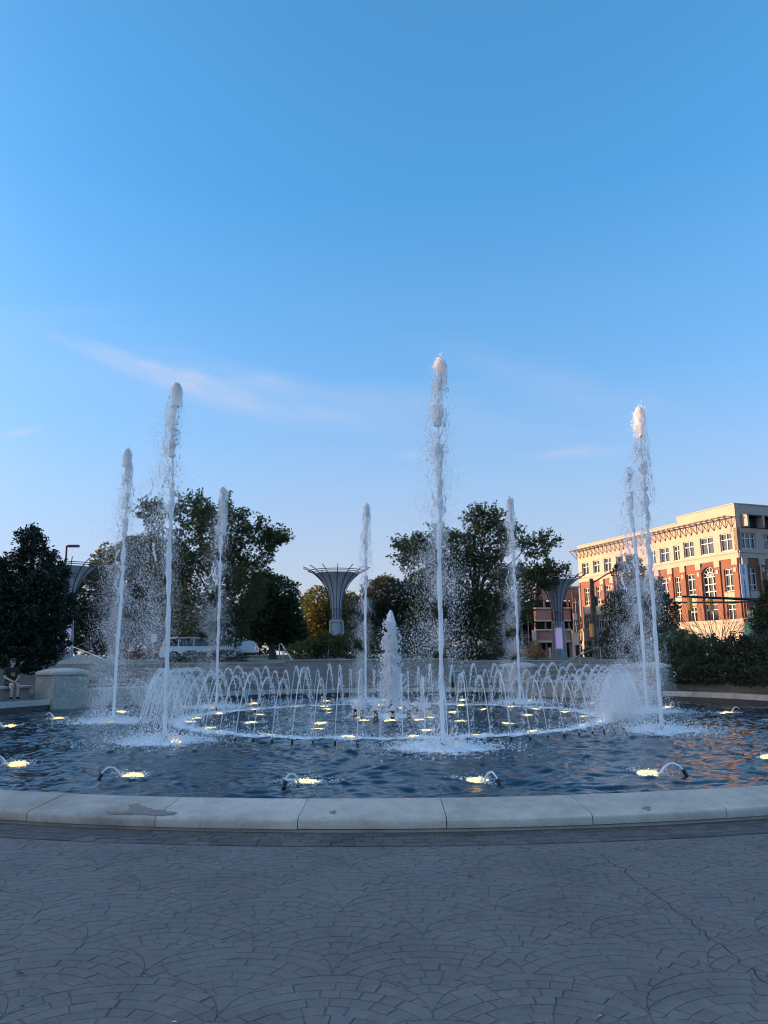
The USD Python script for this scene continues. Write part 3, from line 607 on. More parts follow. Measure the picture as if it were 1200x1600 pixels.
def tall_jet(base, h, seed, label, wind=-.6, spread=.34, sway=.05, drops=1.0, foam=1.75, crown=1.0, top_shift=0.0):
    """a straight rising core that breaks up into a ragged crown, with drops and fine spray falling down-wind"""
    rng = np.random.default_rng(seed)
    t = thing('tall_jet', label, 'water jet', (base[0], base[1], ZW), group=None)
    MB().tube([(0, 0, -.25), (0, 0, .10)], .045, 12).tube([(0, 0, .06), (0, 0, .115)], .032, 12).build('nozzle', 'black_metal', t)
    ph = rng.uniform(0, 6, 4)
    def axis(z):
        u = np.asarray(z) / h
        return np.stack([sway * np.sin(u * 3 + ph[0]) * u + .02 * np.sin(u * 17 + ph[1]) * u + top_shift * u ** 1.6, sway * np.sin(u * 3.4 + ph[2]) * u + .02 * np.sin(u * 15 + ph[3]) * u, np.asarray(z, float) * np.ones_like(u)], -1)
    n = 220; z = np.linspace(.1, h * .97, n); u = z / h
    r0 = .038 + .016 * u + .03 * np.clip(u - .45, 0, 1)
    sides = 10; gg = np.arange(sides) * 2 * PI / sides
    nz = meshkit.fbm(np.stack([np.cos(gg)[None] * 1.2 + 0 * z[:, None], np.sin(gg)[None] * 1.2 + 0 * z[:, None], z[:, None] * 5 + seed * 3.1 + 0 * gg[None]], -1), 4, seed) - .5
    amp = .45 + 1.5 * np.clip(u - .1, 0, 1) ** 1.1
    rad = r0[:, None] * np.clip(1 + amp[:, None] * 2.2 * nz, .12, 2.6)
    # the upper core is torn into strands
    gaps = meshkit.fbm(np.stack([z * 4.0, 0 * z, 0 * z + seed], -1), 3, seed + 5); tear = np.clip((u - .40) * 2.4, 0, 1)
    rad *= np.where(gaps < .36 + .08 * tear, 1 - .8 * tear, 1)[:, None]
    MB().tube(axis(z), rad, sides).build('stream', 'jet_water', t, smooth=True)
    # crown: lumpy sheath of water turning over and falling round the core
    mb = MB(); nc = int(5400 * crown)
    s = rng.beta(.95, 1.75, nc) * .36; zc = h * (1 - s)
    sig = np.interp(s, [0, .015, .05, .14, .25, .36], [.030, .075, .095, .115, .15, .19])
    dr = rng.normal(size=(nc, 2)); dr /= np.maximum(1, np.linalg.norm(dr, axis=1, keepdims=True) / 1.45)
    c = axis(zc); c[:, :2] += dr * sig[:, None] * (.30 + 1.45 * meshkit.fbm(np.stack([dr[:, 0] * 1.1 + 9, dr[:, 1] * 1.1, zc * 2.4], -1), 4, seed))[:, None]; c[:, 0] += wind * .30 * s ** 1.2
    lump = meshkit.fbm(np.stack([c[:, 0] * 6, c[:, 1] * 6, zc * 3.6], -1), 4, seed + 1); c = c[lump > .37 + .46 * s]
    blobs(mb, c, np.exp(rng.uniform(math.log(.0035), math.log(.0145), len(c))), rng, OCT, (.5, 1.6), zs=1.7)
    hd = rng.normal(size=(160, 3)) * [.048, .048, .09]; blobs(mb, axis(np.full(160, h * .98)) + hd, rng.uniform(.005, .015, 160), rng, ICO, (.7, 1.2), zs=1.3)
    mb.build('crown', 'crown_water', t, smooth=True)
    # falling strings and drops
    mb = MB()
    def fall(n, lo, hi, base, zs, sp, st=(.6, 1.5)):
        s0 = .55 * rng.uniform(0, 1, n) ** 1.7; hs = h * (1 - s0); d = hs * rng.uniform(0, 1, n) ** 1.0
        zz = hs - d; w = d / h
        lat = wind * w ** .8 * rng.gamma(2.2, .45, n)
        c = axis(hs); c[:, 2] = zz
        sg = (.05 + sp * np.sqrt(w) * (1 - .35 * w))
        c[:, 0] += lat + rng.normal(size=n) * sg; c[:, 1] += rng.normal(size=n) * sg * .9 + .25 * lat
        # clots: drops bunch together
        cl = meshkit.fbm(c * [3.2, 3.2, 2.0] + seed * 9.7, 3, seed + 2); c = c[cl > .455]
        c = c[c[:, 2] > .03]
        blobs(mb, c, np.exp(rng.uniform(math.log(lo), math.log(hi), len(c))), rng, base, st, zs=zs)
    fall(int(2600 * drops), .0045, .0105, OCT, 1.8, spread)
    fall(int(38000 * drops), .0024, .0062, TET, 1.5, spread * 1.15)
    # a few long strings of water let go by the crown
    for _ in range(int(9 * drops)):
        s0 = rng.uniform(.1, .5); zz = h * (1 - s0) - np.linspace(0, rng.uniform(.25, .8), 26); o = rng.normal(size=2) * .10 + [wind * s0 * .8, 0]
        c = axis(zz); c[:, 0] += o[0] + .05 * np.sin(zz * 9 + rng.uniform(0, 6)) ; c[:, 1] += o[1]
        blobs(mb, c + rng.normal(size=c.shape) * .012, rng.uniform(.008, .024, len(c)), rng, OCT, (.6, 1.5), zs=1.6)
    mb.build('falling_spray', 'drop_water', t, kind='stuff')
    foam_disc(foam, 'foam_patch', t, base)
    mb = MB(); splash(mb, base, foam * .95, int(2600 * drops), rng); mb.build('splash_drops', 'foam_white', t, kind='stuff')
    return t
JETS = [  # angle, height, label, options
    (6.85, 7.55, 'tallest-looking jet in the middle foreground with a sunlit pink crown', dict(wind=-.25, spread=.42, top_shift=.03)),
    (51.85, 7.45, 'rightmost tall jet rising from bright foam, crown touched by sun', dict(wind=-.5, spread=.26, top_shift=.0)),
    (96.85, 7.40, 'tall jet just left of and behind the rightmost one', dict(wind=-.75, spread=.34, crown=.35)),
    (141.85, 7.55, 'thin tall jet before the stone pillar between tree and violet tower', dict(wind=-.3, spread=.28, drops=.8)),
    (186.85, 7.65, 'thin tall jet just right of the tulip-shaped middle tower', dict(wind=-.3, spread=.22, drops=.7)),
    (231.85, 7.70, 'thin tall jet in front of the feathery left tree and the van', dict(wind=-.45, spread=.36, drops=.9)),
    (276.85, 7.58, 'leftmost tall jet beyond the domed pillar, blown to the left', dict(wind=-.35, spread=.34)),
    (321.85, 7.68, 'big near jet on the left, standing in a wide patch of foam', dict(wind=-.75, spread=.36, drops=1.15, top_shift=-.12)),
]
for k, (a, h, lab, o) in enumerate(JETS): tall_jet(on_ring(JC, R_JET, a), h, 100 + k, lab, **o)

# ------------------------------------------------------------------ ring of low arching jets
def arch_proto(seed):
    """water arching from a nozzle at the origin along +x, breaking into beads on its way down"""
    rng = np.random.default_rng(seed)
    t = thing('arch_jet', 'low thin water arch of the ring, falling inwards from a dark nozzle', 'water jet', group='low arching jets of the inner ring')
    MB().tube([(0, 0, -.3), (.012, 0, .055)], .024, 8).tube([(.012, 0, .04), (.016, 0, .075)], .016, 8).build('nozzle', 'black_metal', t)
    H, L = rng.uniform(1.22, 1.34), rng.uniform(.90, 1.02)
    f = lambda s: np.stack([L * s, 0 * s, .07 + 4 * H * s * (1 - s) - .07 * s], -1)
    s = np.linspace(0, .84, 84); r = .0092 + .004 * np.sin(s * 3) ; sides = 6
    nz = meshkit.fbm(np.stack([s * 38 + seed, 0 * s, 0 * s], -1), 3, seed) - .5
    r = np.clip(r * (1 + (.3 + 2.3 * s) * 1.15 * nz), .003, .05)
    p = f(s); p[:, 1] += .012 * np.sin(s * 30 + seed) * s
    mb = MB().tube(p, r, sides)
    n = 150; sb = rng.uniform(.42, 1.0, n); c = f(sb) + rng.normal(size=(n, 3)) * (.010 + .018 * sb[:, None])
    blobs(mb, c, rng.uniform(.006, .017, n), rng, OCT, (.6, 1.5), zs=1.5)
    n = 110; sb = rng.uniform(.35, 1.0, n); c = f(sb) + rng.normal(size=(n, 3)) * [.07, .05, .05]; c[:, 2] = np.maximum(c[:, 2], .02); blobs(mb, c, rng.uniform(.003, .007, n), rng, TET)
    mb.build('stream', 'jet_water', t, smooth=True)
    mb = MB(); c = np.array([L, 0, 0]) + np.c_[rng.normal(size=(60, 2)) * .09, rng.exponential(.045, 60)]; blobs(mb, c, rng.uniform(.004, .012, 60), rng, TET); mb.build('landing_drops', 'foam_white', t, kind='stuff')
    return t
NARCH = 96
protos = []
arng = np.random.default_rng(77)
for k in range(NARCH):
    a = 360 * k / NARCH + 1.5
    p = on_ring(JC, R_NOZ, a, ZW); rz = math.atan2(JC[1] - p[1], JC[0] - p[0]) + arng.normal(0, .03)
    sc = arng.uniform(.87, 1.06); scale = (sc * arng.uniform(.95, 1.06), sc, sc)
    if k < 6:
        t = arch_proto(300 + k); protos.append(t); X_ = UsdGeom.Xformable(t); ops = X_.GetOrderedXformOps(); ops[0].Set(Gf.Vec3d(*map(float, p))); X_.AddRotateZOp().Set(math.degrees(rz)); X_.AddScaleOp().Set(Gf.Vec3f(*map(float, scale)))
    else: dup(protos[int(arng.integers(0, 6))], p, rz, scale=scale)
t = thing('foam_ring', 'ring of white foam where the low arching jets land', 'foam', (JC[0], JC[1], ZW), kind='stuff')
foam_disc(0, 'foam_ring', t, JC, ring=(5.0, 6.6), n=44, m=420)
fr = np.random.default_rng(8); n = 4500; q = 5.78 + fr.normal(size=n) * .24; a = fr.uniform(0, 2 * PI, n)
mb = MB(); blobs(mb, np.stack([q * np.cos(a), q * np.sin(a), .015 + fr.exponential(.035, n)], 1), fr.uniform(.004, .013, n), fr, TET); mb.build('foam_flecks', 'foam_white', t, kind='stuff')
# the arches on the far right and left cross in front of each other there: denser mist hangs between them
def mist(deg, n, label, seed, r0=6.2, da=12, hh=1.2):
    rng = np.random.default_rng(seed); a = np.radians(deg + rng.normal(size=n) * da * .5); r_ = r0 + rng.normal(size=n) * .38
    z = ZW + hh * rng.beta(1.3, 1.5, n)
    c = np.stack([JC[0] + r_ * np.sin(a), JC[1] - r_ * np.cos(a), z], 1)
    mb = MB(); blobs(mb, c, np.exp(rng.uniform(math.log(.0035), math.log(.010), n)), rng, TET); mb.build('spray_cloud', 'drop_water', None, kind='stuff', label=label, cat='spray')
mist(78, 26000, 'dense white spray over the right end of the ring of arches', 41, da=17)
mist(-72, 9000, 'thin spray over the left end of the ring of arches', 42, da=16)

# ------------------------------------------------------------------ centre plume and its ring of bubbling nozzles
t = thing('center_plume', 'short frothy white plume in the middle of the fountain', 'water jet', (JC[0], JC[1], ZW))
rng = np.random.default_rng(50); H = 2.98
MB().tube([(0, 0, -.3), (0, 0, .42)], .06, 12).tube([(0, 0, .36), (0, 0, .5)], .045, 12).build('nozzle', 'black_metal', t)
n = 130; z = np.linspace(.45, H, n); u = z / H; sides = 18; gg = np.arange(sides) * 2 * PI / sides
env = np.interp(u, [0, .16, .3, .5, .7, .82, .92, .97, 1.0], [.05, .085, .11, .14, .15, .15, .13, .09, .02])
nz = meshkit.fbm(np.stack([np.cos(gg)[None] * 1.6 + 0 * z[:, None], np.sin(gg)[None] * 1.6 + 0 * z[:, None], z[:, None] * 4.2 + 0 * gg[None]], -1), 5, 9) - .5
rad = env[:, None] * (.55 + .4 * u[:, None] ** 3) * np.clip(1 + 3.4 * nz * np.clip(1.35 - u, .5, 1)[:, None], .2, 2.4)
MB().tube(np.stack([.02 * np.sin(z * 3), 0 * z, z], 1), rad, sides).build('stream', 'jet_water', t, smooth=True)
mb = MB(); n = 6800; uu = rng.beta(1.35, 1.35, n); zz = H * (.10 + .885 * uu); sg = np.interp(zz / H, [0, .2, .4, .6, .8, .93, .98], [.19, .21, .21, .175, .14, .095, .05])
c = np.c_[rng.normal(size=(n, 2)) * sg[:, None] * .70, zz]; cl = meshkit.fbm(c * 5.0, 3, 4); c = c[cl > .46]; blobs(mb, c, rng.uniform(.007, .024, len(c)), rng, OCT, (.6, 1.5), 1.3)
n = 5200; zz = H * rng.beta(1.0, 1.6, n) * .85; c = np.c_[rng.normal(size=(n, 2)) * (.34 - .2 * zz / H)[:, None], zz]; blobs(mb, c, rng.uniform(.004, .010, n), rng, TET)
for _ in range(26):   # loops and flung strands at the plume's edge
    z0 = rng.uniform(.8, 2.4); a = rng.uniform(0, 2 * PI); q = np.linspace(0, 1, 22); r_ = .12 + .20 * np.sin(q * PI) * rng.uniform(.4, 1.1)
    c = np.stack([r_ * np.cos(a), r_ * np.sin(a), z0 - .34 * q], 1) + rng.normal(size=(22, 3)) * .008; blobs(mb, c, rng.uniform(.010, .022, 22), rng, OCT, (.7, 1.4), 1.3)
mb.build('froth', 'jet_water', t, kind='stuff')
foam_disc(1.6, 'foam_small', t, JC)
def bubbler():
    t = thing('bubbler_nozzle', 'short dark nozzle post with a frothing head, around the centre plume', 'fountain nozzle', group='nozzle posts ringed round the centre plume')
    r_ = np.random.default_rng(61)
    MB().tube([(0, 0, -.3), (0, 0, .25)], .055, 12).tube([(0, 0, .05), (0, 0, .08)], .066, 12).build('post', 'black_metal', t)
    mb = MB(); blobs(mb, np.c_[r_.normal(size=(70, 2)) * .045, .25 + r_.exponential(.05, 70)], r_.uniform(.012, .032, 70), r_, OCT, (.6, 1.4), 1.2)
    n = 240; a = r_.uniform(0, 2 * PI, n); q = np.abs(r_.normal(size=n)) * .14; blobs(mb, np.c_[q * np.cos(a), q * np.sin(a), np.maximum(.01, .24 - q * 1.1 + r_.normal(size=n) * .04)], r_.uniform(.006, .016, n), r_, TET)
    mb.build('froth', 'foam_white', t, kind='stuff')
    return t
b0 = bubbler()
for k in range(14):
    p = on_ring(JC, 1.03, 360 * k / 14 + 2, ZW)
    if k == 0: UsdGeom.Xformable(b0).GetOrderedXformOps()[0].Set(Gf.Vec3d(*map(float, p)))
    else: dup(b0, p, k * 1.7)

# ------------------------------------------------------------------ underwater lamps and the little spouts along the edge
def lamp_proto(label, group):
    t = thing('pool_lamp', label, 'lamp', group=group)
    MB().lathe([(.14, -.32), (.15, -.05), (.155, -.02), (.155, -.014), (.138, -.014)], sides=24).build('housing', 'steel', t)
    q = np.linspace(0, 1, 7); MB().lathe(np.c_[.135 * np.cos(q * PI / 2) + .001, .046 * np.sin(q * PI / 2) - .014], sides=24).build('lens', 'lamp_warm', t, smooth=True)
    r_ = np.random.default_rng(17); n = 130; qq = .30 * np.sqrt(r_.uniform(0, 1, n)) * r_.uniform(.5, 1.15, n); a_ = r_.uniform(0, 2 * PI, n); el = 1.5
    mb = MB(); blobs(mb, np.stack([qq * el * np.cos(a_), qq * .8 * np.sin(a_), .006 + r_.exponential(.010, n)], 1), np.exp(r_.uniform(math.log(.005), math.log(.016), n)), r_, OCT, (.6, 1.6), .7)
    rr_, aa_ = np.linspace(.02, .36, 12), np.arange(40) * 2 * PI / 40; i, j = np.meshgrid(np.arange(11), np.arange(40), indexing='ij'); j2 = (j + 1) % 40
    x_, y_ = rr_[:, None] * np.cos(aa_) * 1.4 * (1 + .25 * np.sin(aa_ * 3 + 1)), rr_[:, None] * np.sin(aa_) * .85
    MB().add(np.stack([x_, y_, .016 - .02 * rr_[:, None] + .010 * (meshkit.fbm(np.stack([x_ * 14, y_ * 14, x_ * 0], -1), 3) - .5)], -1).reshape(-1, 3), np.stack([i * 40 + j, (i + 1) * 40 + j, (i + 1) * 40 + j2, i * 40 + j2], -1).reshape(-1, 4)).build('foam', 'foam_lamp', t, smooth=True)
    mb.build('froth', 'foam_white', t, kind='stuff')
    return t
LG = 'round lamps set in the pool inside the ring of arches'
lp = None
spots = [(5.45, 360 * k / 22 + 5) for k in range(22)] + [(3.95, 360 * k / 9 + 12) for k in range(9)] + [(2.5, 45), (2.6, 315), (2.5, 130), (2.5, 225)] + [(1.2, a_) for a_ in (-70, -35, 0, 35, 70, 180)]
lrng = np.random.default_rng(4)
for r_, a in spots:
    p = on_ring(JC, r_ + lrng.normal(0, .12), a + lrng.normal(0, 1.6), ZW - .012 + lrng.normal(0, .006))
    if lp is None: lp = lamp_proto('round warm lamp glowing at the water surface inside the ring of arches', LG); UsdGeom.Xformable(lp).GetOrderedXformOps()[0].Set(Gf.Vec3d(*map(float, p)))
    else: dup(lp, p, lrng.uniform(0, 6), scale=(1.25, 1.25, 1))
for a, h, lab, o in JETS:
    p = on_ring(JC, R_JET - .05, a + 2.2, ZW - .005); dup(lp, p, 0, label='warm lamp glowing in the foam at the foot of a tall jet', group='lamps at the feet of the tall jets')
def spout_proto():
    """a short slanted nozzle throwing a small bow of water inwards (+x) on to a lit patch"""
    t = thing('edge_spout', 'small dark slanted spout near the pool edge throwing a short lit bow of water', 'fountain spout', group='small lit spouts along the pool edge')
    r_ = np.random.default_rng(71)
    MB().tube([(-.10, 0, -.2), (-.02, 0, -.03), (.035, 0, .07)], .026, 12).tube([(.02, 0, .045), (.04, 0, .08)], .031, 12).build('nozzle', 'black_metal', t)
    s = np.linspace(0, 1, 44); H, L = .115, .32
    p = np.stack([.035 + L * s, .006 * np.sin(s * 9), .08 + 4 * H * s * (1 - s) - .09 * s], -1)
    nz = meshkit.fbm(np.stack([s * 16, 0 * s, 0 * s], -1), 3, 6) - .5
    MB().tube(p, (.011 + .004 * s) * (1 + (.15 + 1.0 * s) * nz), 8).build('water_bow', 'jet_water', t, smooth=True)
    mb = MB(); n = 80; c = np.array([.44, 0, .0]) + np.c_[r_.normal(size=(n, 2)) * [.19, .13], r_.exponential(.03, n)]; blobs(mb, c, r_.uniform(.004, .013, n), r_, OCT, (.6, 1.4))
    mb.build('splash_drops', 'foam_white', t, kind='stuff')
    return t
sp = None
SPOUT = {1: 'edge spout right of the middle, its dark nozzle right of the lit patch', 2: 'edge spout far right of the middle near the coping, bow falling to the left', 22: 'near edge spout towards the left with a tall bright bow'}
for k in range(23):
    a = 360 * k / 23 - 8.3
    p = on_ring(PC, 10.25, a, ZW); rz = math.atan2(PC[1] - p[1], PC[0] - p[0]) + lrng.normal(0, .22)
    if -40 < a < 40 or a > 320: rz += (-.62 if p[0] < 0 else .62) * min(1, abs(p[0]) / 2.5)   # the near ones turn a little sideways
    if sp is None:
        sp = spout_proto(); tag(sp, 'edge spout left of centre in the near water, bow falling to the right'); X_ = UsdGeom.Xformable(sp); X_.GetOrderedXformOps()[0].Set(Gf.Vec3d(*map(float, p))); X_.AddRotateZOp().Set(math.degrees(rz))
    else: dup(sp, p, rz, label=SPOUT.get(k, 'small dark slanted spout near the pool edge throwing a short lit bow of water'))
    d = np.array([math.cos(rz), math.sin(rz), 0]); dup(lp, p + d * .52 + [0, 0, .002], lrng.uniform(0, 6), scale=(1.25, 1.1, 1), label='warm lamp glowing under the landing bow of an edge spout', group='lamps under the edge spouts')

# ------------------------------------------------------------------ trees and hedges
def leaf_quads(c, size, rng, droop=0.0, aspect=.42):
    """one folded leaf (4 triangles' worth of outline kept to 2) at each centre"""
    n = len(c); R = rots(n, rng); L = np.broadcast_to(size, (n,)) * rng.uniform(.7, 1.3, n)
    ax = R[:, 0].copy(); ax[:, 2] = ax[:, 2] * .7 - droop; ax /= np.linalg.norm(ax, axis=1, keepdims=True)
    sd = np.cross(ax, R[:, 1]); sd /= np.linalg.norm(sd, axis=1, keepdims=True) + 1e-9
    v = np.stack([c - ax * L[:, None] * .5, c + sd * (L * aspect * .5)[:, None] - ax * (L * .05)[:, None], c + ax * L[:, None] * .5, c - sd * (L * aspect * .5)[:, None] - ax * (L * .05)[:, None]], 1)
    f = np.array([[0, 1, 2], [0, 2, 3]])[None] + (np.arange(n) * 4)[:, None, None]
    return v.reshape(-1, 3), f.reshape(-1, 3)
def crown_points(ells, n, rng, shell=.55, clump=.62, freq=1.0, seed=0):
    """points inside the ellipsoids, gathered into clumps, more near the outside; gaps where the clump noise is low"""
    vol = np.array([e[1][0] * e[1][1] * e[1][2] for e in ells]) ** .75; pick = rng.choice(len(ells), n * 3, p=vol / vol.sum())
    d = rng.normal(size=(n * 3, 3)); d /= np.linalg.norm(d, axis=1, keepdims=True)
    r = rng.uniform(0, 1, n * 3) ** (1 / 3) ; r = np.where(rng.uniform(size=n * 3) < shell, .72 + .28 * rng.uniform(size=n * 3), r)
    bump = .72 + .62 * meshkit.fbm(d * 2.2 + pick[:, None] * 3.7, 3, seed)
    C = np.array([e[0] for e in ells])[pick]; S = np.array([e[1] for e in ells])[pick]
    p = C + d * (r * bump)[:, None] * S
    cl = meshkit.fbm(p * freq + seed * 7.7, 3, seed + 3); p = p[cl > 1 - clump - .02]
    return p[:n]
def twig_sprays(tips, rng, length, leaf, mb, nleaf=16, droop=.9):
    """feathery shoots: a curved line of small hanging leaves beyond the crown"""
    for p, d in tips:
        L = length * rng.uniform(.6, 1.3); s = np.linspace(0, 1, nleaf); d = d / np.linalg.norm(d)
        line = p + d * (L * s)[:, None] - np.array([0, 0, 1]) * (droop * L * .35 * s ** 2)[:, None]
        c = np.repeat(line, 2, 0) + rng.normal(size=(2 * nleaf, 3)) * leaf * .45
        mb.add(*leaf_quads(c, leaf, rng, droop=.55))
def tree(name, label, cat, Y, ells_px, base_px, leafmat, nleaf, leaf, seed, trunk_r=.2, limbs=9, clump=.62, freq=.9, sprays=0, spray_len=1.0, droop=.3, depth=.85, group=None, zbase=None, trunk=True):
    """ells_px: (centre x, centre y, half width, half height) as they would be seen; each becomes an ellipsoid at distance Y with real depth"""
    rng = np.random.default_rng(seed); k = Y / 1192
    ells = []
    for cx, cy, rx, ry, *yy in ells_px:
        k = (yy[0] if yy else Y) / 1192; c = atY(cx, cy, yy[0] if yy else Y) + np.array([0, rng.uniform(-.35, .35) * rx * k, 0]); ells.append((c, (rx * k, max(rx, ry) * k * depth, ry * k)))
    b = atY(base_px, 1020, Y); zb = float(ground_z(np.array(b[0]), np.array(Y))) if zbase is None else zbase; b[2] = zb
    t = thing(name, label, cat, b, group=group)
    if trunk:
        mb = MB(); top = np.mean([e[0] for e in ells], 0); top[2] = max(e[0][2] for e in ells)
        s = np.linspace(0, 1, 9)[:, None]; ax = (top - b) * s + np.c_[.06 * np.sin(s * 7 + seed), .06 * np.cos(s * 5 + seed), 0 * s] * (top[2] - b[2]) * .3
        mb.tube(ax, trunk_r * (1 - .8 * s[:, 0]) * np.where(s[:, 0] < .08, 1.25, 1), 9)
        big = sorted(range(len(ells)), key=lambda q: -ells[q][1][0])
        for q in range(limbs):
            e = ells[big[q % len(ells)]]; tgt = e[0] + rng.normal(size=3) * np.array(e[1]) * .45 - b
            u = np.clip((tgt[2] / (top[2] - b[2])) * rng.uniform(.35, .6), .15, .8); st = np.array([np.interp(u, s[:, 0], ax[:, d_]) for d_ in range(3)])
            w = np.linspace(0, 1, 7)[:, None]; ln = st + (tgt - st) * w + np.array([0, 0, 1]) * (np.sin(w * PI) * .12 * np.linalg.norm(tgt - st)) + rng.normal(size=(7, 3)) * .05
            mb.tube(ln, trunk_r * .45 * (1 - .8 * w[:, 0]), 6)
        mb.build('trunk', 'bark', t, smooth=40)
    p = crown_points(ells, nleaf, rng, clump=clump, freq=freq, seed=seed) - b
    mb = MB().add(*leaf_quads(p, leaf, rng, droop=droop))
    if sprays:
        tips = []
        for _ in range(sprays):
            e = ells[rng.integers(len(ells))]; d = rng.normal(size=3); d[2] = abs(d[2]) * .8 + .1; d[1] *= .7; d /= np.linalg.norm(d); tips.append((e[0] + d * np.array(e[1]) * rng.uniform(.82, 1.02) - b, d + [0, 0, .25]))
        twig_sprays(tips, rng, spray_len, leaf * 1.05, mb)
    mb.build('crown', leafmat, t)
    return t
# far trees first; behind everything a wood that reads as one mass
rng = np.random.default_rng(77); pts = []
for k in range(60):
    x = -95 + 165 * k / 59 + rng.normal(0, 1); y = 128 + rng.normal(0, 4); hh = rng.uniform(6.0, 10.5) if x < 25 else rng.uniform(5, 8)
    pts.append(((x, y, 1.8 + hh * .5), (rng.uniform(2.6, 4.0), 2.5, hh * .56)))
p = crown_points(pts, 52000, rng, clump=.92, freq=.5, seed=3)
MB().add(*leaf_quads(p, .85, rng)).build('far_wood', 'leaf_far', None, kind='stuff', label='strip of far dark woodland along the horizon behind everything', cat='trees')
tree('far_tree', 'large dull-green tree mass behind the two left-hand jets', 'tree', 74, [(185, 895, 55, 52), (215, 862, 34, 30), (150, 935, 36, 48), (200, 965, 62, 42), (130, 975, 40, 35), (245, 900, 40, 50)], 190, 'leaf_far', 24000, .42, 501, .4, clump=.80, freq=.5)
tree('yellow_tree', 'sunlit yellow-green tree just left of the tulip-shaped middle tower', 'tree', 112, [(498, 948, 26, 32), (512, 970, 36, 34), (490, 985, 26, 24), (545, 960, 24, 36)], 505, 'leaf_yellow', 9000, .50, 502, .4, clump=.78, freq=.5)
tree('far_tree', 'broad dark tree right of the tulip-shaped tower behind the centre plume', 'tree', 78, [(600, 935, 38, 38), (572, 965, 28, 38), (640, 955, 46, 44), (600, 990, 60, 28), (660, 925, 30, 34)], 610, 'leaf_far', 21000, .42, 503, .4, clump=.80, freq=.5)
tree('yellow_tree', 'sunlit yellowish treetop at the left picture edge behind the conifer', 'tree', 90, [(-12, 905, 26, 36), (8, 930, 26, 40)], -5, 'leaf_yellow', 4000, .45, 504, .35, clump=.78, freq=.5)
tree('maple_tree', 'rounded dark maple beside the feathery left tree, above the white car', 'tree', 66, [(425, 932, 40, 36), (446, 958, 26, 30), (395, 965, 38, 36), (432, 985, 42, 26), (410, 915, 26, 24), (460, 985, 22, 24)], 425, 'leaf_maple', 13000, .36, 505, .32, clump=.80, freq=.7)
tree('pine_tree', 'small dark broadleaf behind the planter hedge, right end', 'tree', 60, [(662, 985, 34, 40), (690, 1000, 30, 30), (640, 1005, 28, 24)], 665, 'leaf_maple', 6500, .30, 506, .16, clump=.74, freq=.8) if False else None
tree('locust_tree', 'tall feathery locust tree on the left behind the thin jet', 'tree', 52, [(300, 815, 24, 36), (348, 835, 40, 46), (398, 855, 36, 34), (330, 905, 56, 52), (268, 885, 36, 52), (385, 925, 34, 48), (300, 965, 52, 34), (352, 985, 40, 26), (240, 815, 16, 24), (428, 852, 14, 12)], 335, 'leaf_locust', 22000, .23, 507, .24, limbs=16, clump=.60, freq=1.0, sprays=330, spray_len=1.1, droop=.5)
tree('locust_tree', 'tall feathery locust tree right of the middle foreground jet', 'tree', 49, [(735, 915, 62, 62), (702, 868, 40, 40), (765, 845, 44, 36), (655, 885, 30, 34), (838, 858, 24, 15), (815, 925, 34, 38), (700, 965, 58, 36), (768, 975, 46, 28), (758, 815, 16, 16), (855, 905, 18, 18), (640, 860, 18, 10)], 738, 'leaf_locust', 24000, .22, 508, .24, limbs=16, clump=.62, freq=1.0, sprays=360, spray_len=1.05, droop=.5)
tree('conifer_tree', 'big dark conifer behind the bench at the left picture edge', 'tree', 35.5, [(46, 850, 12, 22), (52, 880, 26, 26), (16, 892, 16, 22), (52, 930, 46, 34), (15, 935, 40, 36), (62, 975, 48, 32), (25, 990, 50, 38), (70, 1012, 38, 24), (84, 908, 20, 28), (90, 955, 24, 34), (-10, 960, 40, 60), (25, 1030, 60, 26)], 45, 'leaf_conifer', 31000, .17, 509, .2, limbs=18, clump=.80, freq=1.5, sprays=420, spray_len=.42, droop=.0, zbase=1.0)
tree('pear_tree', 'dense dark tree behind the right-hand pair of jets', 'tree', 43, [(985, 900, 26, 26), (1000, 940, 42, 40), (1030, 965, 26, 30), (975, 965, 30, 40), (1000, 1000, 46, 34), (1040, 1000, 18, 24), (960, 1010, 18, 24)], 1000, 'leaf_maple', 15000, .19, 510, .16, limbs=12, clump=.76, freq=1.2, sprays=160, spray_len=.4)
tree('pear_tree', 'dark tree cut off by the right picture edge, above the hedge', 'tree', 46, [(1208, 965, 22, 34), (1196, 985, 18, 24), (1215, 935, 20, 26)], 1206, 'leaf_maple', 5000, .2, 511, .12, clump=.76, freq=1.2, sprays=60, spray_len=.4)
def hedge(name, label, Y, ells, mat, n, leaf, seed, depth=1.2, sprays=0, base=None):
    return tree(name, label, 'hedge' if name == 'hedge' else 'shrub', Y, ells, np.mean([e[0] for e in ells]) if base is None else base, mat, n, leaf, seed, trunk_r=.04, limbs=8, clump=.86, freq=1.6, sprays=sprays, spray_len=.3, droop=.0, depth=depth, zbase=.9)
hedge('hedge', 'dark clipped hedge above the long bench on the right', 33, [(1062, 1030, 32, 32, 31), (1105, 1029, 40, 33, 29.6), (1150, 1029, 40, 32, 28.4), (1195, 1027, 40, 34, 27), (1232, 1027, 40, 36, 25.5), (1072, 1050, 38, 18, 29.2), (1120, 1052, 44, 18, 27.8), (1170, 1054, 44, 18, 26.2), (1215, 1056, 40, 18, 24.6)], 'leaf_hedge', 22000, .12, 512, sprays=260)
hedge('shrub', 'pale-leaved rounded shrub between pillar and dark hedge on the right', 35, [(1042, 1010, 24, 20), (1062, 998, 22, 16), (1030, 1032, 18, 22)], 'leaf_pale', 3800, .13, 513)
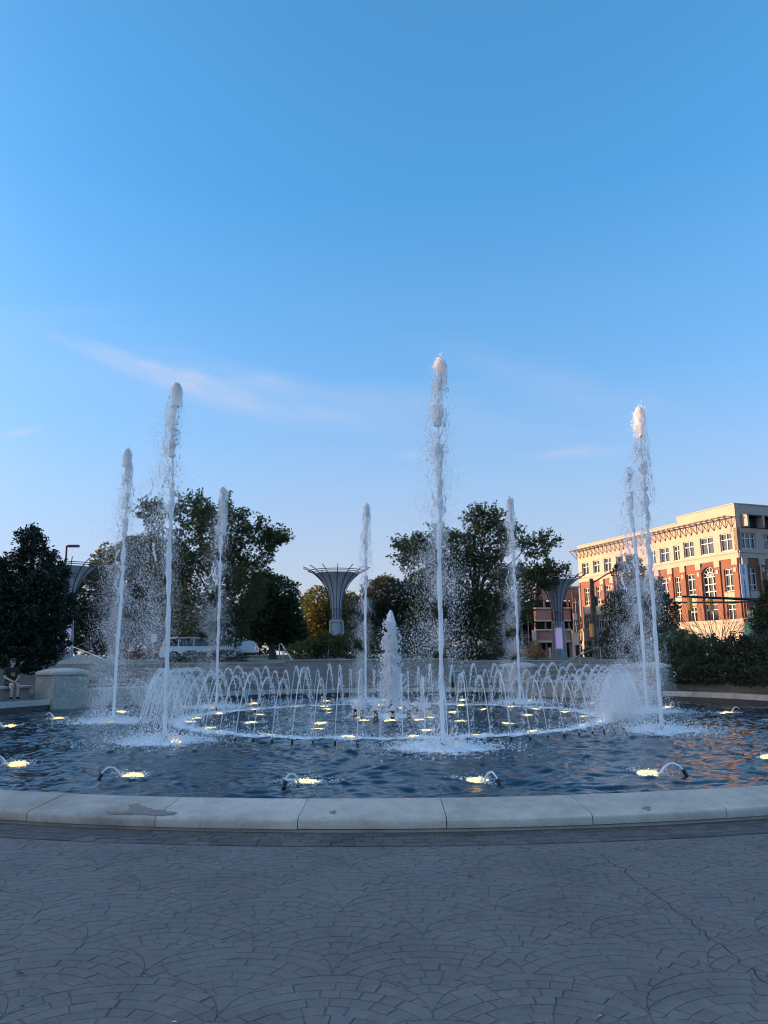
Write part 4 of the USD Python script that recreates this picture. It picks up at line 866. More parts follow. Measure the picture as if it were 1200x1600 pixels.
hedge('hedge', 'olive clipped hedge on the planter wall below the tulip-shaped tower', 41.2, [(478, 1018, 26, 17), (508, 1012, 30, 20), (545, 1010, 34, 20), (585, 1014, 34, 17), (625, 1014, 34, 18), (665, 1016, 28, 16), (690, 1020, 14, 12)], 'leaf_hedge_bright', 15000, .12, 514, depth=.8, sprays=160)
hedge('shrub', 'low dark shrub in front of the parked van', 50, [(355, 1024, 24, 9), (330, 1027, 22, 10), (378, 1027, 10, 7), (300, 1026, 26, 10), (275, 1028, 16, 7)], 'leaf_hedge', 3000, .14, 515)
hedge('shrub', 'dark shrub at the foot of the right-hand locust tree', 45, [(762, 1018, 24, 14), (790, 1024, 18, 10), (735, 1020, 22, 14), (710, 1026, 20, 10)], 'leaf_hedge', 4500, .13, 516)
hedge('shrub', 'warm reddish flowering shrub left of the violet-lit tower', 47, [(838, 1012, 9, 12), (828, 1020, 12, 8), (848, 1022, 9, 7)], 'flower_warm', 1100, .14, 517)
hedge('shrub', 'small ball-shaped dark shrub by the office building doorway', 84, [(920, 1020, 9, 8)], 'leaf_hedge', 900, .2, 518)
hedge('shrub', 'small round green shrub beside the brown pole', 82, [(943, 1019, 8, 9)], 'leaf_hedge_bright', 900, .2, 519)
hedge('shrub', 'dark low bushes right of the brown pole under the pear tree', 44, [(945, 1032, 14, 12), (925, 1037, 9, 6), (965, 1030, 16, 14)], 'leaf_hedge', 2500, .14, 520)
# bare shrub
rng = np.random.default_rng(31); b = atY(1120, 1012, 37); b[2] = .9
t = thing('bare_shrub', 'leafless spreading shrub above the hedge before the brick building', 'shrub', b)
MB().tube([(0, 0, 0), (0, 0, .6)], .05, 7).build('stem', 'twig', t)
mb = MB()
for k in range(46):
    a = rng.uniform(-1.15, 1.15); q = rng.uniform(-.8, .8); L = rng.uniform(1.4, 2.7); d = np.array([math.sin(a) * 1.15, q, math.cos(a) * .9 + .15]); s = np.linspace(0, 1, 8)[:, None]
    ln = np.array([0, 0, .5]) + d * L * s + np.array([0, 0, .35]) * s ** 2 + rng.normal(size=(8, 3)) * .03; mb.tube(ln, .016 * (1 - .8 * s[:, 0]), 4)
    for w in range(4):
        u = rng.integers(3, 7); d2 = d + rng.normal(size=3) * .5; mb.tube(ln[u] + d2 * np.linspace(0, rng.uniform(.3, .8), 4)[:, None], .007, 3)
mb.build('branches', 'twig', t)

# ------------------------------------------------------------------ tulip-shaped steel towers
def tower(px, base_z, Y, height, label, yaw=0.0, lit=False):
    b = atY(px, 1020, Y); b[2] = base_z
    t = thing('tulip_tower', label, 'tower', b, yaw); s = height / 6.1
    S = lambda p: [(r_ * s, z * s) for r_, z in p]
    MB().lathe(S([(.44, 0), (.43, .3), (.36, 2.55), (.001, 2.56)]), sides=24).build('column', 'grey_paint', t, smooth=40)
    for a in (-75, 75, 180):
        q = math.radians(a); u = np.array([math.sin(q), -math.cos(q), 0])
        MB().tube([u * .52 * s + [0, 0, .02], u * .43 * s + [0, 0, 2.6 * s]], .055 * s, 6).build('fin', 'grey_light', t)
    if lit:
        A = np.radians(np.linspace(-35, 35, 12)); v, f = [], []
        for z in (.75, 2.25): v += [[math.sin(a) * (.447 - .031 * z + .012) * s, -math.cos(a) * (.447 - .031 * z + .012) * s, z * s] for a in A]
        MB().add(v, [[k, k + 1, 13 + k, 12 + k] for k in range(11)]).build('lit_panel', 'violet_panel', t, smooth=True)
    MB().lathe(S([(.37, 2.5), (.43, 2.52), (.43, 2.72), (.37, 2.74)]), sides=24).build('collar', 'grey_paint', t, smooth=30)
    MB().lathe(S([(.33, 2.7), (.33, 3.5)]), sides=20).build('neck', 'grey_paint', t, smooth=30)
    prof = [(.37, 3.42), (.40, 3.75), (.47, 4.2), (.60, 4.65), (.80, 5.05), (1.07, 5.4), (1.42, 5.72), (1.44, 5.74), (1.40, 5.74), (1.05, 5.44), (.78, 5.09), (.57, 4.67), (.44, 4.2), (.37, 3.75), (.34, 3.42)]
    MB().lathe(S(prof), sides=48).build('trumpet', 'grey_light', t, smooth=40)
    MB().lathe(S([(.36, 3.40), (.445, 3.40), (.445, 3.46), (.36, 3.46)]), sides=24).build('ring_band', 'grey_paint', t, smooth=30)
    rp = [(.41, 2.66), (.43, 3.44), (.47, 3.85), (.56, 4.3), (.72, 4.75), (.98, 5.2), (1.36, 5.6), (1.80, 5.92), (2.28, 6.14)]
    from scipy.interpolate import CubicSpline
    rs = CubicSpline(np.linspace(0, 1, len(rp)), np.array(rp))(np.linspace(0, 1, 30)) * s
    for k in range(14):
        a = 2 * PI * (k + .5) / 14; MB().tube(np.c_[rs[:, 0] * math.cos(a), rs[:, 0] * math.sin(a), rs[:, 1]], .027 * s, 6).build('rod', 'rod', t, smooth=True)
    g_ = np.linspace(0, 2 * PI, 61)
    for r_, z in ((1.88, 5.90), (1.50, 5.83)): MB().tube(np.c_[r_ * s * np.cos(g_), r_ * s * np.sin(g_), 0 * g_ + z * s], .026 * s, 6, cap=False).build('hoop', 'rod', t, smooth=True)
    return t
tower(525.5, 1.28, 47.5, 5.75, 'grey tulip-shaped tower in the middle, rods fanning out above the trees', .1)
tower(874, 1.27, 52, 5.65, 'tulip-shaped tower on the right with a violet-lit column, half behind the locust', -.15, True)
tower(99, 1.30, 43, 5.72, 'tulip-shaped tower on the left half hidden by the dark conifer', .9, True)

# ------------------------------------------------------------------ office building on the right
YC = 78.0; Cn = atY(1146.7, 787, YC); ZT = Cn[2]; azL = math.radians(-20.75)
uL = np.array([math.sin(azL), math.cos(azL), 0]); nL = np.array([-math.cos(azL), math.sin(azL), 0])     # along the sunny front, and out of it
uR = np.array([math.cos(azL), -math.sin(azL), 0]); nR = np.array([-math.sin(azL), -math.cos(azL), 0])   # along the shaded front, and out of it
C0 = np.array([Cn[0], Cn[1], 0]); Zv = np.array([0, 0, 1.0])
def on_front(px, py, n, u):
    d = ray(px, py); E = np.array([0, 0, EYE]); k = ((C0 - E) @ n) / (d @ n); p = E + d * k; return (p - C0) @ u, p[2]
FL = lambda px, py: on_front(px, py, nL, uL)
FR = lambda px, py: on_front(px, py, nR, uR)
def rect(F, x0, x1, y0, y1):
    xm, ym = (x0 + x1) / 2, (y0 + y1) / 2; ua, ub = sorted((F(x0, ym)[0], F(x1, ym)[0])); return ua, ub, F(xm, y1)[1], F(xm, y0)[1]
off = thing('office_building', 'large brick and cream office building on the right, its left front lit by low sun', 'building')
UEND = FL(903.5, 880)[0]; UR = 34.0; ZB = 1.0
zCan0, zCan1 = FL(1146.7, 823)[1], FL(1146.7, 806)[1]; zBelt = FL(1146.7, 863.5)[1]; zBr = FL(1146.7, 872)[1]; zBase = FL(1150, 969)[1]
topL = [(1125, 1144, 833, 861), (1094, 1115, 839.5, 866.5), (1068, 1084.5, 846, 871), (1052.5, 1062, 852, 876), (1030.8, 1045.7, 855.5, 879), (1015, 1024.5, 860, 882), (980, 996, 864, 886), (962.5, 974, 868, 889.5), (943.5, 955, 871.5, 893), (926.7, 936.8, 875.3, 895.5), (909.3, 920, 879, 898)]
midL = [(1132, 1147, 888.5, 924), (1074, 1086.7, 897, 930), (1055.3, 1063.5, 901.5, 933), (1033, 1048, 903.5, 931), (1014, 1023, 908, 935), (985, 996, 909, 937), (962, 972, 911, 939), (946, 954, 914, 942), (932, 939.5, 916, 944), (913.5, 921, 918.5, 946)]
lowL = [(1137, 1150.5, 943.5, 968.5), (1102, 1123, 943.5, 971), (1078, 1089.5, 948, 972), (1057, 1066, 951, 974), (1036, 1050, 953, 975), (1015, 1024, 955, 977), (985, 996, 958, 979), (963, 972, 959, 980), (948, 955, 960, 981), (934, 941, 961.5, 983), (915, 922.5, 961.5, 981.5)]
gndL = [(914, 926, 1001.5, 1024), (937, 945, 1002.5, 1024), (952, 961, 1002.5, 1024), (985, 1000, 1000, 1022), (1020, 1036, 998, 1020)]
arch = rect(FL, 1097.5, 1120.5, 886, 936)
topR = [(1158, 1181, 832, 857.5), (1193, 1215, 835, 860)]
midR = [(1167.5, 1183.5, 887, 922), (1199, 1215, 889, 924)]
lowR = [(1172, 1187.5, 943, 968), (1203, 1218, 944, 969)]
FRAMES = []
def front(F, n, u, length, tops, mids, lows, gnds, arch_r, reverse):
    """one front: cream top storey, brick storeys with piers, stone base; openings are real holes"""
    T = [u, Zv, np.cross(u, Zv)]; sgn = np.sign(np.cross(u, Zv) @ n)
    def lay(pg, depth, out):   # extrude outwards by depth starting at out
        o = C0 + n * out if sgn > 0 else C0 + n * (out + depth); return pg, depth, [u, Zv, np.cross(u, Zv), o]
    holes = []
    for kind, L in (('top', tops), ('mid', mids), ('low', lows), ('gnd', gnds)):
        for w in L:
            r_ = rect(F, *w); holes.append((kind, r_))
    hp = [sbox(a, c, b, d) for _, (a, b, c, d) in holes]
    if arch_r:
        a, b, c, d = arch_r; m = (a + b) / 2; R_ = (b - a) / 2; ap = sbox(a, c, b, d - R_).union(Point(m, d - R_).buffer(R_, quad_segs=12)); hp.append(ap)
    H = unary_union(hp)
    zTopF = ZT
    wallc = sbox(0, zBr, length, zCan0 - .1).difference(H)
    MB().poly(*lay(wallc, .45, -.45)).build('upper_wall', 'cream', off)
    brick = sbox(0, zBase, length, zBr).difference(H); MB().poly(*lay(brick, .45, -.449)).build('brick_wall', 'brick_red', off)
    base = sbox(0, ZB - .6, length, zBase).difference(H); MB().poly(*lay(base, .55, -.45)).build('stone_base', 'stone_pale', off)
    # belts
    def strip(z0, z1, out, mat, name='belt_course', a=-.0, b=length): MB().poly(*lay(sbox(a, z0, b, z1), out, .002)).build(name, mat, off)
    strip(zBelt - .05, zBelt + .16, .16, 'cream'); strip(zBr - .02, zBelt - .052, .07, 'cream'); strip(zBase - .25, zBase + .12, .2, 'stone_pale')
    # brick rises into the cream band above each bay: shown by piers with cream heads
    mm = sorted([(a + b) / 2 for kind, (a, b, c, d) in holes if kind == 'mid'] + ([(arch_r[0] + arch_r[1]) / 2] if arch_r else []))
    edges = [(mm[k] + mm[k + 1]) / 2 for k in range(len(mm) - 1)]; edges = [0.55] + edges
    for e in edges:
        MB().poly(*lay(sbox(e - .36, zBase + .13, e + .36, zBr - .74), .16, .002)).build('pier', 'brick_red', off)
        MB().poly(*lay(sbox(e - .38, zBr - .72, e + .38, zBr - .03), .2, .002)).build('pier_head', 'cream', off)
        MB().poly(*lay(sbox(e - .17, zBr - 1.45, e + .17, zBr - 1.0), .06, .164)).build('pier_block', 'stone_pale', off)
    # cream spandrels between the two brick storeys
    mids_ = [r_ for kind, r_ in holes if kind == 'mid']; lows_ = [r_ for kind, r_ in holes if kind == 'low']
    for a, b, c, d in mids_:
        q = min(lows_, key=lambda l: abs(l[0] + l[1] - a - b))
        if c - q[3] > .3: MB().poly(*lay(sbox(a - .12, q[3] + .1, b + .12, c - .1), .06, .002)).build('spandrel', 'cream', off)
    # windows: frame bars and panes set back in the openings
    for kind, (a, b, c, d) in holes:
        win(a, b, c, d, n, u, kind)
    if arch_r: arch_win(*arch_r, n, u)
def win(a, b, c, d, n, u, kind):
    def bar(x0, x1, z0, z1, w=.075):
        p = C0 + u * ((x0 + x1) / 2) + Zv * ((z0 + z1) / 2) - n * .2; mb.box(p, (max(abs(x1 - x0), w), .09, max(abs(z1 - z0), w)), axes=[u, n, Zv])
    mb = MB(); W = b - a
    for x in (a + .04, b - .04): bar(x, x, c, d)
    for z in (c + .04, d - .04): bar(a, b, z, z)
    nv = {'top': 3 if W > 2.0 else 2, 'mid': 2, 'low': 2, 'gnd': 3}[kind]
    cols = [a + W * k / nv for k in range(1, nv)] if not (kind == 'top' and W > 2.6) else [a + W * .25, a + W * .5, a + W * .75]
    for x in cols: bar(x, x, c, d)
    for z in {'top': [c + (d - c) * .64], 'mid': [c + (d - c) * .24, c + (d - c) * .74], 'low': [c + (d - c) * .66], 'gnd': [c + (d - c) * .62]}[kind]: bar(a, b, z, z)
    w = mb.build('window', 'window_frame', off)
    MB().box(C0 + u * ((a + b) / 2) + Zv * ((c + d) / 2) - n * .26, (W, .03, d - c), axes=[u, n, Zv]).build('pane', 'window_glass', w)
def arch_win(a, b, c, d, n, u):
    R_ = (b - a) / 2; m = (a + b) / 2; zc = d - R_; mb = MB(); P = lambda x, z, o=.2: C0 + u * x + Zv * z - n * o
    for x in (a + .04, b - .04, a + (b - a) / 3, a + (b - a) * 2 / 3): mb.box(P(x, (c + zc) / 2), (.085, .09, zc - c), axes=[u, n, Zv])
    for z in (c + .05, c + (zc - c) * .33, c + (zc - c) * .66, zc): mb.box(P(m, z), (b - a, .09, .085), axes=[u, n, Zv])
    th = np.linspace(0, PI, 25)
    mb.tube([P(m + (R_ - .04) * math.cos(q), zc + (R_ - .04) * math.sin(q)) for q in th], .05, 6); mb.tube([P(m + R_ * .5 * math.cos(q), zc + R_ * .5 * math.sin(q)) for q in th], .04, 6)
    for q in np.linspace(0, PI, 7)[1:-1]: mb.tube([P(m + .1 * math.cos(q), zc + .1 * math.sin(q)), P(m + R_ * math.cos(q), zc + R_ * math.sin(q))], .035, 5)
    w = mb.build('arched_window', 'window_frame', off)
    pg = sbox(a, c, b, zc).union(Point(m, zc).buffer(R_, quad_segs=12)); MB().poly(pg, .03, [u, Zv, np.cross(u, Zv), C0 - n * .27]).build('pane', 'window_glass', w)
    ringp = Point(m, zc).buffer(R_ + .42, quad_segs=16).difference(Point(m, zc).buffer(R_ + .02, quad_segs=16)).intersection(sbox(a - 1, zc, b + 1, d + 1))
    T0 = C0 + n * (.002 if np.cross(u, Zv) @ n > 0 else .09); MB().poly(ringp, .088, [u, Zv, np.cross(u, Zv), T0]).build('arch_surround', 'brick_dark', off)
front(FL, nL, uL, UEND, topL, midL, lowL, gndL, arch, False)
front(FR, nR, uR, UR, topR, midR, lowR, [], None, True)
# core closing the block behind the fronts
ctr = C0 + uL * UEND / 2 + uR * UR / 2
MB().box(ctr + Zv * ((ZB + ZT - 1.7) / 2 - .3) , (UR - 1.1, UEND - 1.1, ZT - 1.7 - ZB + .4), axes=[uR, uL, Zv]).build('core', 'dark_void', off)
# parapet: higher part over the corner, stepped down to the left
uS = FL(1057.5, 815)[0]; zLow = FL(1057.5, 818.3)[1]
zCan0, zCan1 = FL(1146.7, 823)[1], FL(1146.7, 806)[1]
for z1, a0, a1 in ((ZT, 0, uS), (zLow, uS + .001, UEND)):
    MB().box(C0 + uL * ((a0 + a1) / 2) + Zv * ((zCan0 - .098 + z1) / 2) - nL * .35, (a1 - a0, .7, z1 - zCan0 + .098), axes=[uL, nL, Zv]).build('parapet', 'cream', off)
    MB().box(C0 + uL * ((a0 + a1) / 2) + Zv * (z1 + .05) - nL * .33, (a1 - a0, .8, .1), axes=[uL, nL, Zv]).build('coping_cap', 'cream', off)
MB().box(C0 + uR * (UR / 2 + .36) + Zv * ((zCan1 + ZT) / 2) - nR * .35, (UR - .72, .7, ZT - zCan1), axes=[uR, nR, Zv]).build('parapet', 'cream', off)
MB().box(C0 + uR * (UR / 2 + .36) + Zv * ((zCan0 + zCan1) / 2) - nR * .25, (UR - .72, .3, zCan1 - zCan0), axes=[uR, nR, Zv]).build('clerestory_band', 'window_glass', off)
MB().box(C0 + uR * (UR / 2) + Zv * ((zCan0 + ZT - 1.6) / 2 - .4) - nR * .7, (UR, .2, 1.5), axes=[uR, nR, Zv]).build('back_wall', 'cream', off)
MB().box(C0 + uR * (UR / 2 + .36) + Zv * (ZT + .05) - nR * .33, (UR - .74, .8, .1), axes=[uR, nR, Zv]).build('coping_cap', 'cream', off)
# sun-shade brackets under the parapet
def brackets(n, u, a0, a1, cnt, out=1.1):
    for k in range(cnt):
        p = C0 + u * (a0 + (a1 - a0) * k / (cnt - 1))
        MB().tube([p + Zv * zCan1 + n * .02, p + Zv * (zCan1 - .02) + n * out], .045, 5).tube([p + Zv * zCan0 + n * .02, p + Zv * (zCan1 - .06) + n * out], .045, 5).tube([p + Zv * zCan0 + n * .03, p + Zv * zCan1 + n * .03], .045, 5).build('bracket', 'shade_steel', off)
    MB().tube([C0 + u * (a0 - .2) + Zv * zCan1 + n * out, C0 + u * (a1 + .2) + Zv * zCan1 + n * out], .06, 5).tube([C0 + u * (a0 - .2) + Zv * zCan1 + n * out * .5, C0 + u * (a1 + .2) + Zv * zCan1 + n * out * .5], .045, 5).build('shade_rail', 'shade_steel', off)
brackets(nL, uL, .5, UEND + .3, 34)
for k in range(16):
    MB().box(C0 + uR * (.9 + (UR - 2) * k / 15) + nR * .3 + Zv * ((zCan0 + zCan1) / 2), (.22, 1.0, zCan1 - zCan0), axes=[uR, nR, Zv]).build('fin_post', 'cream', off)
MB().box(C0 + uR * (UR / 2 + .36) + nR * .35 + Zv * (zCan1 + .04), (UR - .7, .9, .08), axes=[uR, nR, Zv]).build('fin_canopy', 'shade_steel', off)
for px in (1186.5,): a = FR(px, 900)[0]; MB().tube([C0 + uR * a + nR * .26 + Zv * (zBase + .2), C0 + uR * a + nR * .26 + Zv * (zBr - .1)], .07, 8).build('downspout', 'stone_pale', off)
a = FL(906, 920)[0]; MB().tube([C0 + uL * a + nL * .3 + Zv * (zBase - 1.5), C0 + uL * a + nL * .3 + Zv * zBr], .08, 8).build('downspout', 'stone_pale', off)
a0, a1 = FR(1163, 970)[0], FR(1176, 970)[0]; mb = MB()
for k in range(7): mb.box(C0 + uR * (a0 + (a1 - a0) * k / 6) + nR * .5 + Zv * (zBase + .55), (.09, .09, .8), axes=[uR, nR, Zv])
mb.box(C0 + uR * ((a0 + a1) / 2) + nR * .5 + Zv * (zBase + .98), (a1 - a0 + .2, .12, .1), axes=[uR, nR, Zv]).box(C0 + uR * ((a0 + a1) / 2) + nR * .28 + Zv * (zBase + .1), (a1 - a0 + .3, .6, .12), axes=[uR, nR, Zv]).build('balustrade', 'stone_pale', off)
# letting banner on the shaded front
a0, a1, z0, z1 = rect(FR, 1154, 1165.5, 882, 940)
bn = thing('letting_banner', 'tall white banner with upright letters on the shaded brick front', 'banner')
MB().box(C0 + uR * ((a0 + a1) / 2) + nR * .30 + Zv * ((z0 + z1) / 2), (a1 - a0, .03, z1 - z0), axes=[uR, nR, Zv]).build('cloth', 'banner', bn)
ch = (z1 - z0) / 11.2; W_ = a1 - a0
for k, cc in enumerate(['F', 'O', 'R', ' ', 'L', 'E', 'A', 'S', 'E']):
    if cc == ' ': continue
    tm = meshkit.text_mesh(cc, ch * .84, .01, True); w_ = tm.bounds[1][0] - tm.bounds[0][0]; v = np.array(tm.vertices); v[:, 0] -= tm.bounds[0][0] + w_ / 2
    o = C0 + uR * ((a0 + a1) / 2) + nR * .318 + Zv * (z1 - ch * (k + 1.05)); MB().add(o + v[:, :1] * uR + v[:, 1:2] * Zv + v[:, 2:] * nR, tm.faces).build('letter', 'banner_ink', bn)
for k in range(2):
    tm = meshkit.text_mesh(('324', '230')[k], ch * .42, .01, True); v = np.array(tm.vertices); v[:, 0] -= tm.bounds[:, 0].mean(); v[:, 0] *= min(1, W_ * .8 / (tm.bounds[1][0] - tm.bounds[0][0]))
    o = C0 + uR * ((a0 + a1) / 2) + nR * .318 + Zv * (z1 - ch * (9.7 + k * .62)); MB().add(o + v[:, :1] * uR + v[:, 1:2] * Zv + v[:, 2:] * nR, tm.faces).build('number', 'banner_ink', bn)
# lower wing: garage and stone bay left of the sunny front
wg = thing('parking_garage', 'low brick parking garage with dark openings left of the office building', 'building')
YG = 97.0
def wgbox(x0, x1, y0, y1, dep, mat, name, Y=YG, setb=0.0):
    p, q = atY(x0, y0, Y), atY(x1, y1, Y); zt, zb = p[2], q[2]
    MB().box(((p[0] + q[0]) / 2, Y + dep / 2 + setb, (zt + zb) / 2), (abs(q[0] - p[0]), dep, zt - zb)).build(name, mat, wg)
wgbox(742, 903, 940, 1032, 6, 'dark_void', 'core', setb=1.0)
wgbox(836, 892, 985, 1001, .6, 'brick_pink', 'spandrel'); wgbox(836, 892, 983, 985, .8, 'stone_pale', 'ledge', setb=-.2); wgbox(836, 892, 1001, 1003.5, .8, 'stone_pale', 'ledge', setb=-.2)
wgbox(836, 892, 951, 969, .6, 'brick_pink', 'spandrel'); wgbox(836, 892, 949.4, 951, .8, 'stone_pale', 'ledge', setb=-.2); wgbox(836, 892, 969, 970.5, .8, 'stone_pale', 'ledge', setb=-.2)
wgbox(836, 905, 918, 937, .6, 'brick_pink', 'spandrel'); wgbox(836, 905, 916.4, 918, .8, 'stone_pale', 'ledge', setb=-.2)
for x in (836, 852, 864, 880, 889): wgbox(x, x + 2.6, 937, 1030, .5, 'brick_pink', 'pier', setb=.15)
wgbox(892, 905, 985, 1030, 1.4, 'stone_pale', 'stone_bay', setb=-.6); wgbox(892, 905, 926, 985, 1.3, 'brick_red', 'brick_bay', setb=-.55)
wgbox(893.5, 900.5, 958, 969, .1, 'stone_pale', 'spandrel', setb=-.62)
for x0, x1, y0, y1 in ((893.5, 900.5, 936, 957), (894.5, 901.5, 970, 988)):
    wgbox(x0, x1, y0, y1, .06, 'window_glass', 'pane', setb=-.66); wgbox(x0 + (x1 - x0) * .45, x0 + (x1 - x0) * .55, y0, y1, .05, 'window_frame', 'mullion', setb=-.72); wgbox(x0, x1, y0 + (y1 - y0) * .28, y0 + (y1 - y0) * .28 + .8, .05, 'window_frame', 'transom', setb=-.73)
wgbox(897, 904, 1008, 1028, .06, 'dark_void', 'doorway', setb=-.66)
wgbox(836, 846, 1005, 1030, .5, 'dark_void', 'entrance', setb=.3); wgbox(857, 862, 1012, 1030, .6, 'stone_pale', 'gate_post')
wgbox(796, 834, 956, 976, .6, 'brick_red', 'spandrel', setb=1.2); wgbox(806, 834, 976, 996, .7, 'house_white', 'panel', setb=1.0); wgbox(832, 838, 985, 1008, .9, 'stone_pale', 'pier', setb=-.3)
wgbox(770, 836, 1008, 1030, .6, 'brick_dark', 'low_wall', setb=.4)
for x in (804, 816, 826): wgbox(x, x + 3, 956, 1008, .5, 'stone_pale', 'pier', setb=.8)
# small gabled house between the trees
def house(name, label, x0, x1, ytop, ybot, Y, mat, dep=6, roof=None, windows=()):
    t = thing(name, label, 'building'); p, q = atY(x0, ytop, Y), atY(x1, ybot, Y)
    MB().box(((p[0] + q[0]) / 2, Y + dep / 2, (p[2] + q[2]) / 2), (q[0] - p[0], dep, p[2] - q[2])).build('wall', mat, t)
    if roof:
        w, zt = q[0] - p[0] + .6, p[2]; cx = (p[0] + q[0]) / 2; r_ = roof * Y / 1192
        MB().add([[cx - w / 2, Y - .3, zt], [cx + w / 2, Y - .3, zt], [cx, Y - .3, zt + r_], [cx - w / 2, Y + dep + .3, zt], [cx + w / 2, Y + dep + .3, zt], [cx, Y + dep + .3, zt + r_]], [[0, 1, 2], [3, 5, 4], [0, 2, 5], [0, 5, 3], [1, 4, 5], [1, 5, 2], [0, 3, 4], [0, 4, 1]]).build('roof', 'roof_dark', t)
    for a0, a1, b0, b1 in windows:
        p, q = atY(a0, b0, Y), atY(a1, b1, Y); c = (p + q) / 2; w_, h_ = q[0] - p[0], p[2] - q[2]; mb = MB()
        for dx in (-.5, 0, .5): mb.box((c[0] + dx * w_, Y - .05, c[2]), (.1, .08, h_ + .1))
        for dz in (-.5, 0, .5): mb.box((c[0], Y - .055, c[2] + dz * h_), (w_ + .1, .08, .1))
        wi = mb.build('window', 'window_frame', t); MB().box((c[0], Y - .01, c[2]), (w_, .06, h_)).build('pane', 'window_glass', wi)
    return t
house('small_house', 'small cream gabled house lit by the sun behind the locust tree', 754, 768, 997, 1022, 88, 'cream', 5, 4, [(759, 764, 1007, 1015)])
house('small_house', 'white house wall showing under the left-hand locust tree', 336, 377, 962, 1018, 80, 'house_white', 8, None, [(345, 353, 1000, 1010), (356, 362, 1000, 1012)])
house('brick_house', 'low brick building with white windows behind the planter hedge', 420, 486, 1000, 1016, 108, 'brick_dark', 8, None, [(426.5, 436, 1009, 1016.5), (453.5, 461, 1009, 1016.5)])
house('brick_house', 'long low brick wall beyond the left-hand steps', 190, 250, 1018, 1034, 70, 'brick_dark', 2, None)
house('brick_house', 'pinkish brick house showing through the right-hand locust tree', 765, 834, 962, 1016, 106, 'brick_pink', 8, None, [(790, 797, 985, 997), (812, 820, 985, 997)])

# ------------------------------------------------------------------ traffic gear, lamps, signs
def pole(name, label, cat, px, Y, ztop, r, mat, zb=1.2):
    b = atY(px, 1020, Y); t = thing(name, label, cat, (b[0], b[1], zb)); MB().tube([(0, 0, 0), (0, 0, .3), (0, 0, ztop - zb)], [r * 1.2, r, r * .8], 10).build('post', mat, t, smooth=40); return t, b
def signal(t, c, s=1.0, yaw=0.0, mat='signal_yellow'):
    """three-light signal head with visors, seen from behind or the side"""
    h = thing_part = MB().box(c, (.34 * s, .24 * s, 1.02 * s), rz=yaw).build('signal_head', mat, t)
    for k in (-1, 0, 1):
        d = np.array([math.sin(yaw), math.cos(yaw), 0]); MB().tube([np.array(c) + d * .12 * s + [0, 0, .33 * s * k], np.array(c) + d * .34 * s + [0, 0, .33 * s * k]], .13 * s, 10).build('visor', 'pole_black', h)
t, b = pole('traffic_pole', 'brown traffic pole with a yellow signal right of the violet-lit tower', 'traffic signal', 930.5, 56, atY(930, 904, 56)[2], .17, 'pole_brown')
c = atY(924.5, 985, 56) - b; c[2] = atY(924.5, 985, 56)[2] - 1.2; signal(t, (c[0], -.1, c[2]), .95, .6)
MB().tube([(0, 0, atY(930, 912, 56)[2] - 1.2), atY(950, 896, 55) - [b[0], b[1], 1.2], atY(962, 892, 54) - [b[0], b[1], 1.2]], .05, 6).build('lamp_arm', 'pole_brown', t)
MB().box((.12, -.2, atY(930, 940, 56)[2] - 1.2), (.3, .3, .7)).build('control_box', 'pole_black', t)
Yt = 58
t, b = pole('traffic_pole', 'black mast pole beyond the right picture edge carrying the signal arms', 'traffic signal', 1235, Yt, 7.6, .16, 'pole_black')
o = np.array([b[0], b[1], 1.2])
p0, p1 = atY(1066, 932, Yt - 1) - o, atY(1235, 939, Yt) - o; MB().tube([p1, p0], [.13, .08], 8).build('mast_arm', 'pole_black', t)
p0, p1 = atY(1048, 941.5, Yt + 9) - o, atY(1150, 941, Yt + 4) - o; MB().tube([p1, (p1[0] + 4, p1[1] - 4, p1[2])], .07, 8).tube([p1, p0], [.09, .06], 8).build('mast_arm', 'pole_black', t)
for px, py in ((1078, 944), (1110.5, 945)): signal(t, atY(px, py, Yt + 6) - o, 1.0, .4)
t, b = pole('street_lamp', 'dark-red shoebox street lamp left of the tower by the conifer', 'street lamp', 92.5, 60, atY(92, 853, 60)[2], .09, 'lamp_red')
q = atY(92, 853.5, 60)[2] - 1.2; MB().tube([(0, 0, q), (.2, 0, q + .05)], .06, 8).build('arm', 'lamp_red', t); MB().box((.55, 0, q), (.85, .38, .17)).build('lamp_head', 'lamp_red', t)
t, b = pole('street_lamp', 'slim black lamp post in front of the white house', 'street lamp', 367.5, 70, atY(367, 958, 70)[2], .08, 'pole_black'); MB().lathe([(.05, 0), (.2, .1), (.16, .5), (.02, .62)], (0, 0, atY(367, 958, 70)[2] - 1.25), 10).build('lantern', 'pole_black', t)
t, b = pole('street_sign', 'small blank white square sign left of the parked van', 'sign', 239.5, 54, atY(239, 990.5, 54)[2], .03, 'steel'); z = atY(239.5, 997, 54)[2] - 1.2; MB().box((0, -.05, z), (.42, .02, .55)).build('panel', 'sign_white', t)
t, b = pole('street_sign', 'bright green square sign above the hedge at the right', 'sign', 1171, 60, atY(1171, 976, 60)[2], .035, 'steel'); z = atY(1171, 982, 60)[2] - 1.2
MB().box((0, -.06, z), (.40, .02, .62)).build('panel', 'sign_green', t); MB().box((0, -.075, z - .02), (.18, .01, .2)).build('symbol', 'sign_white', t)

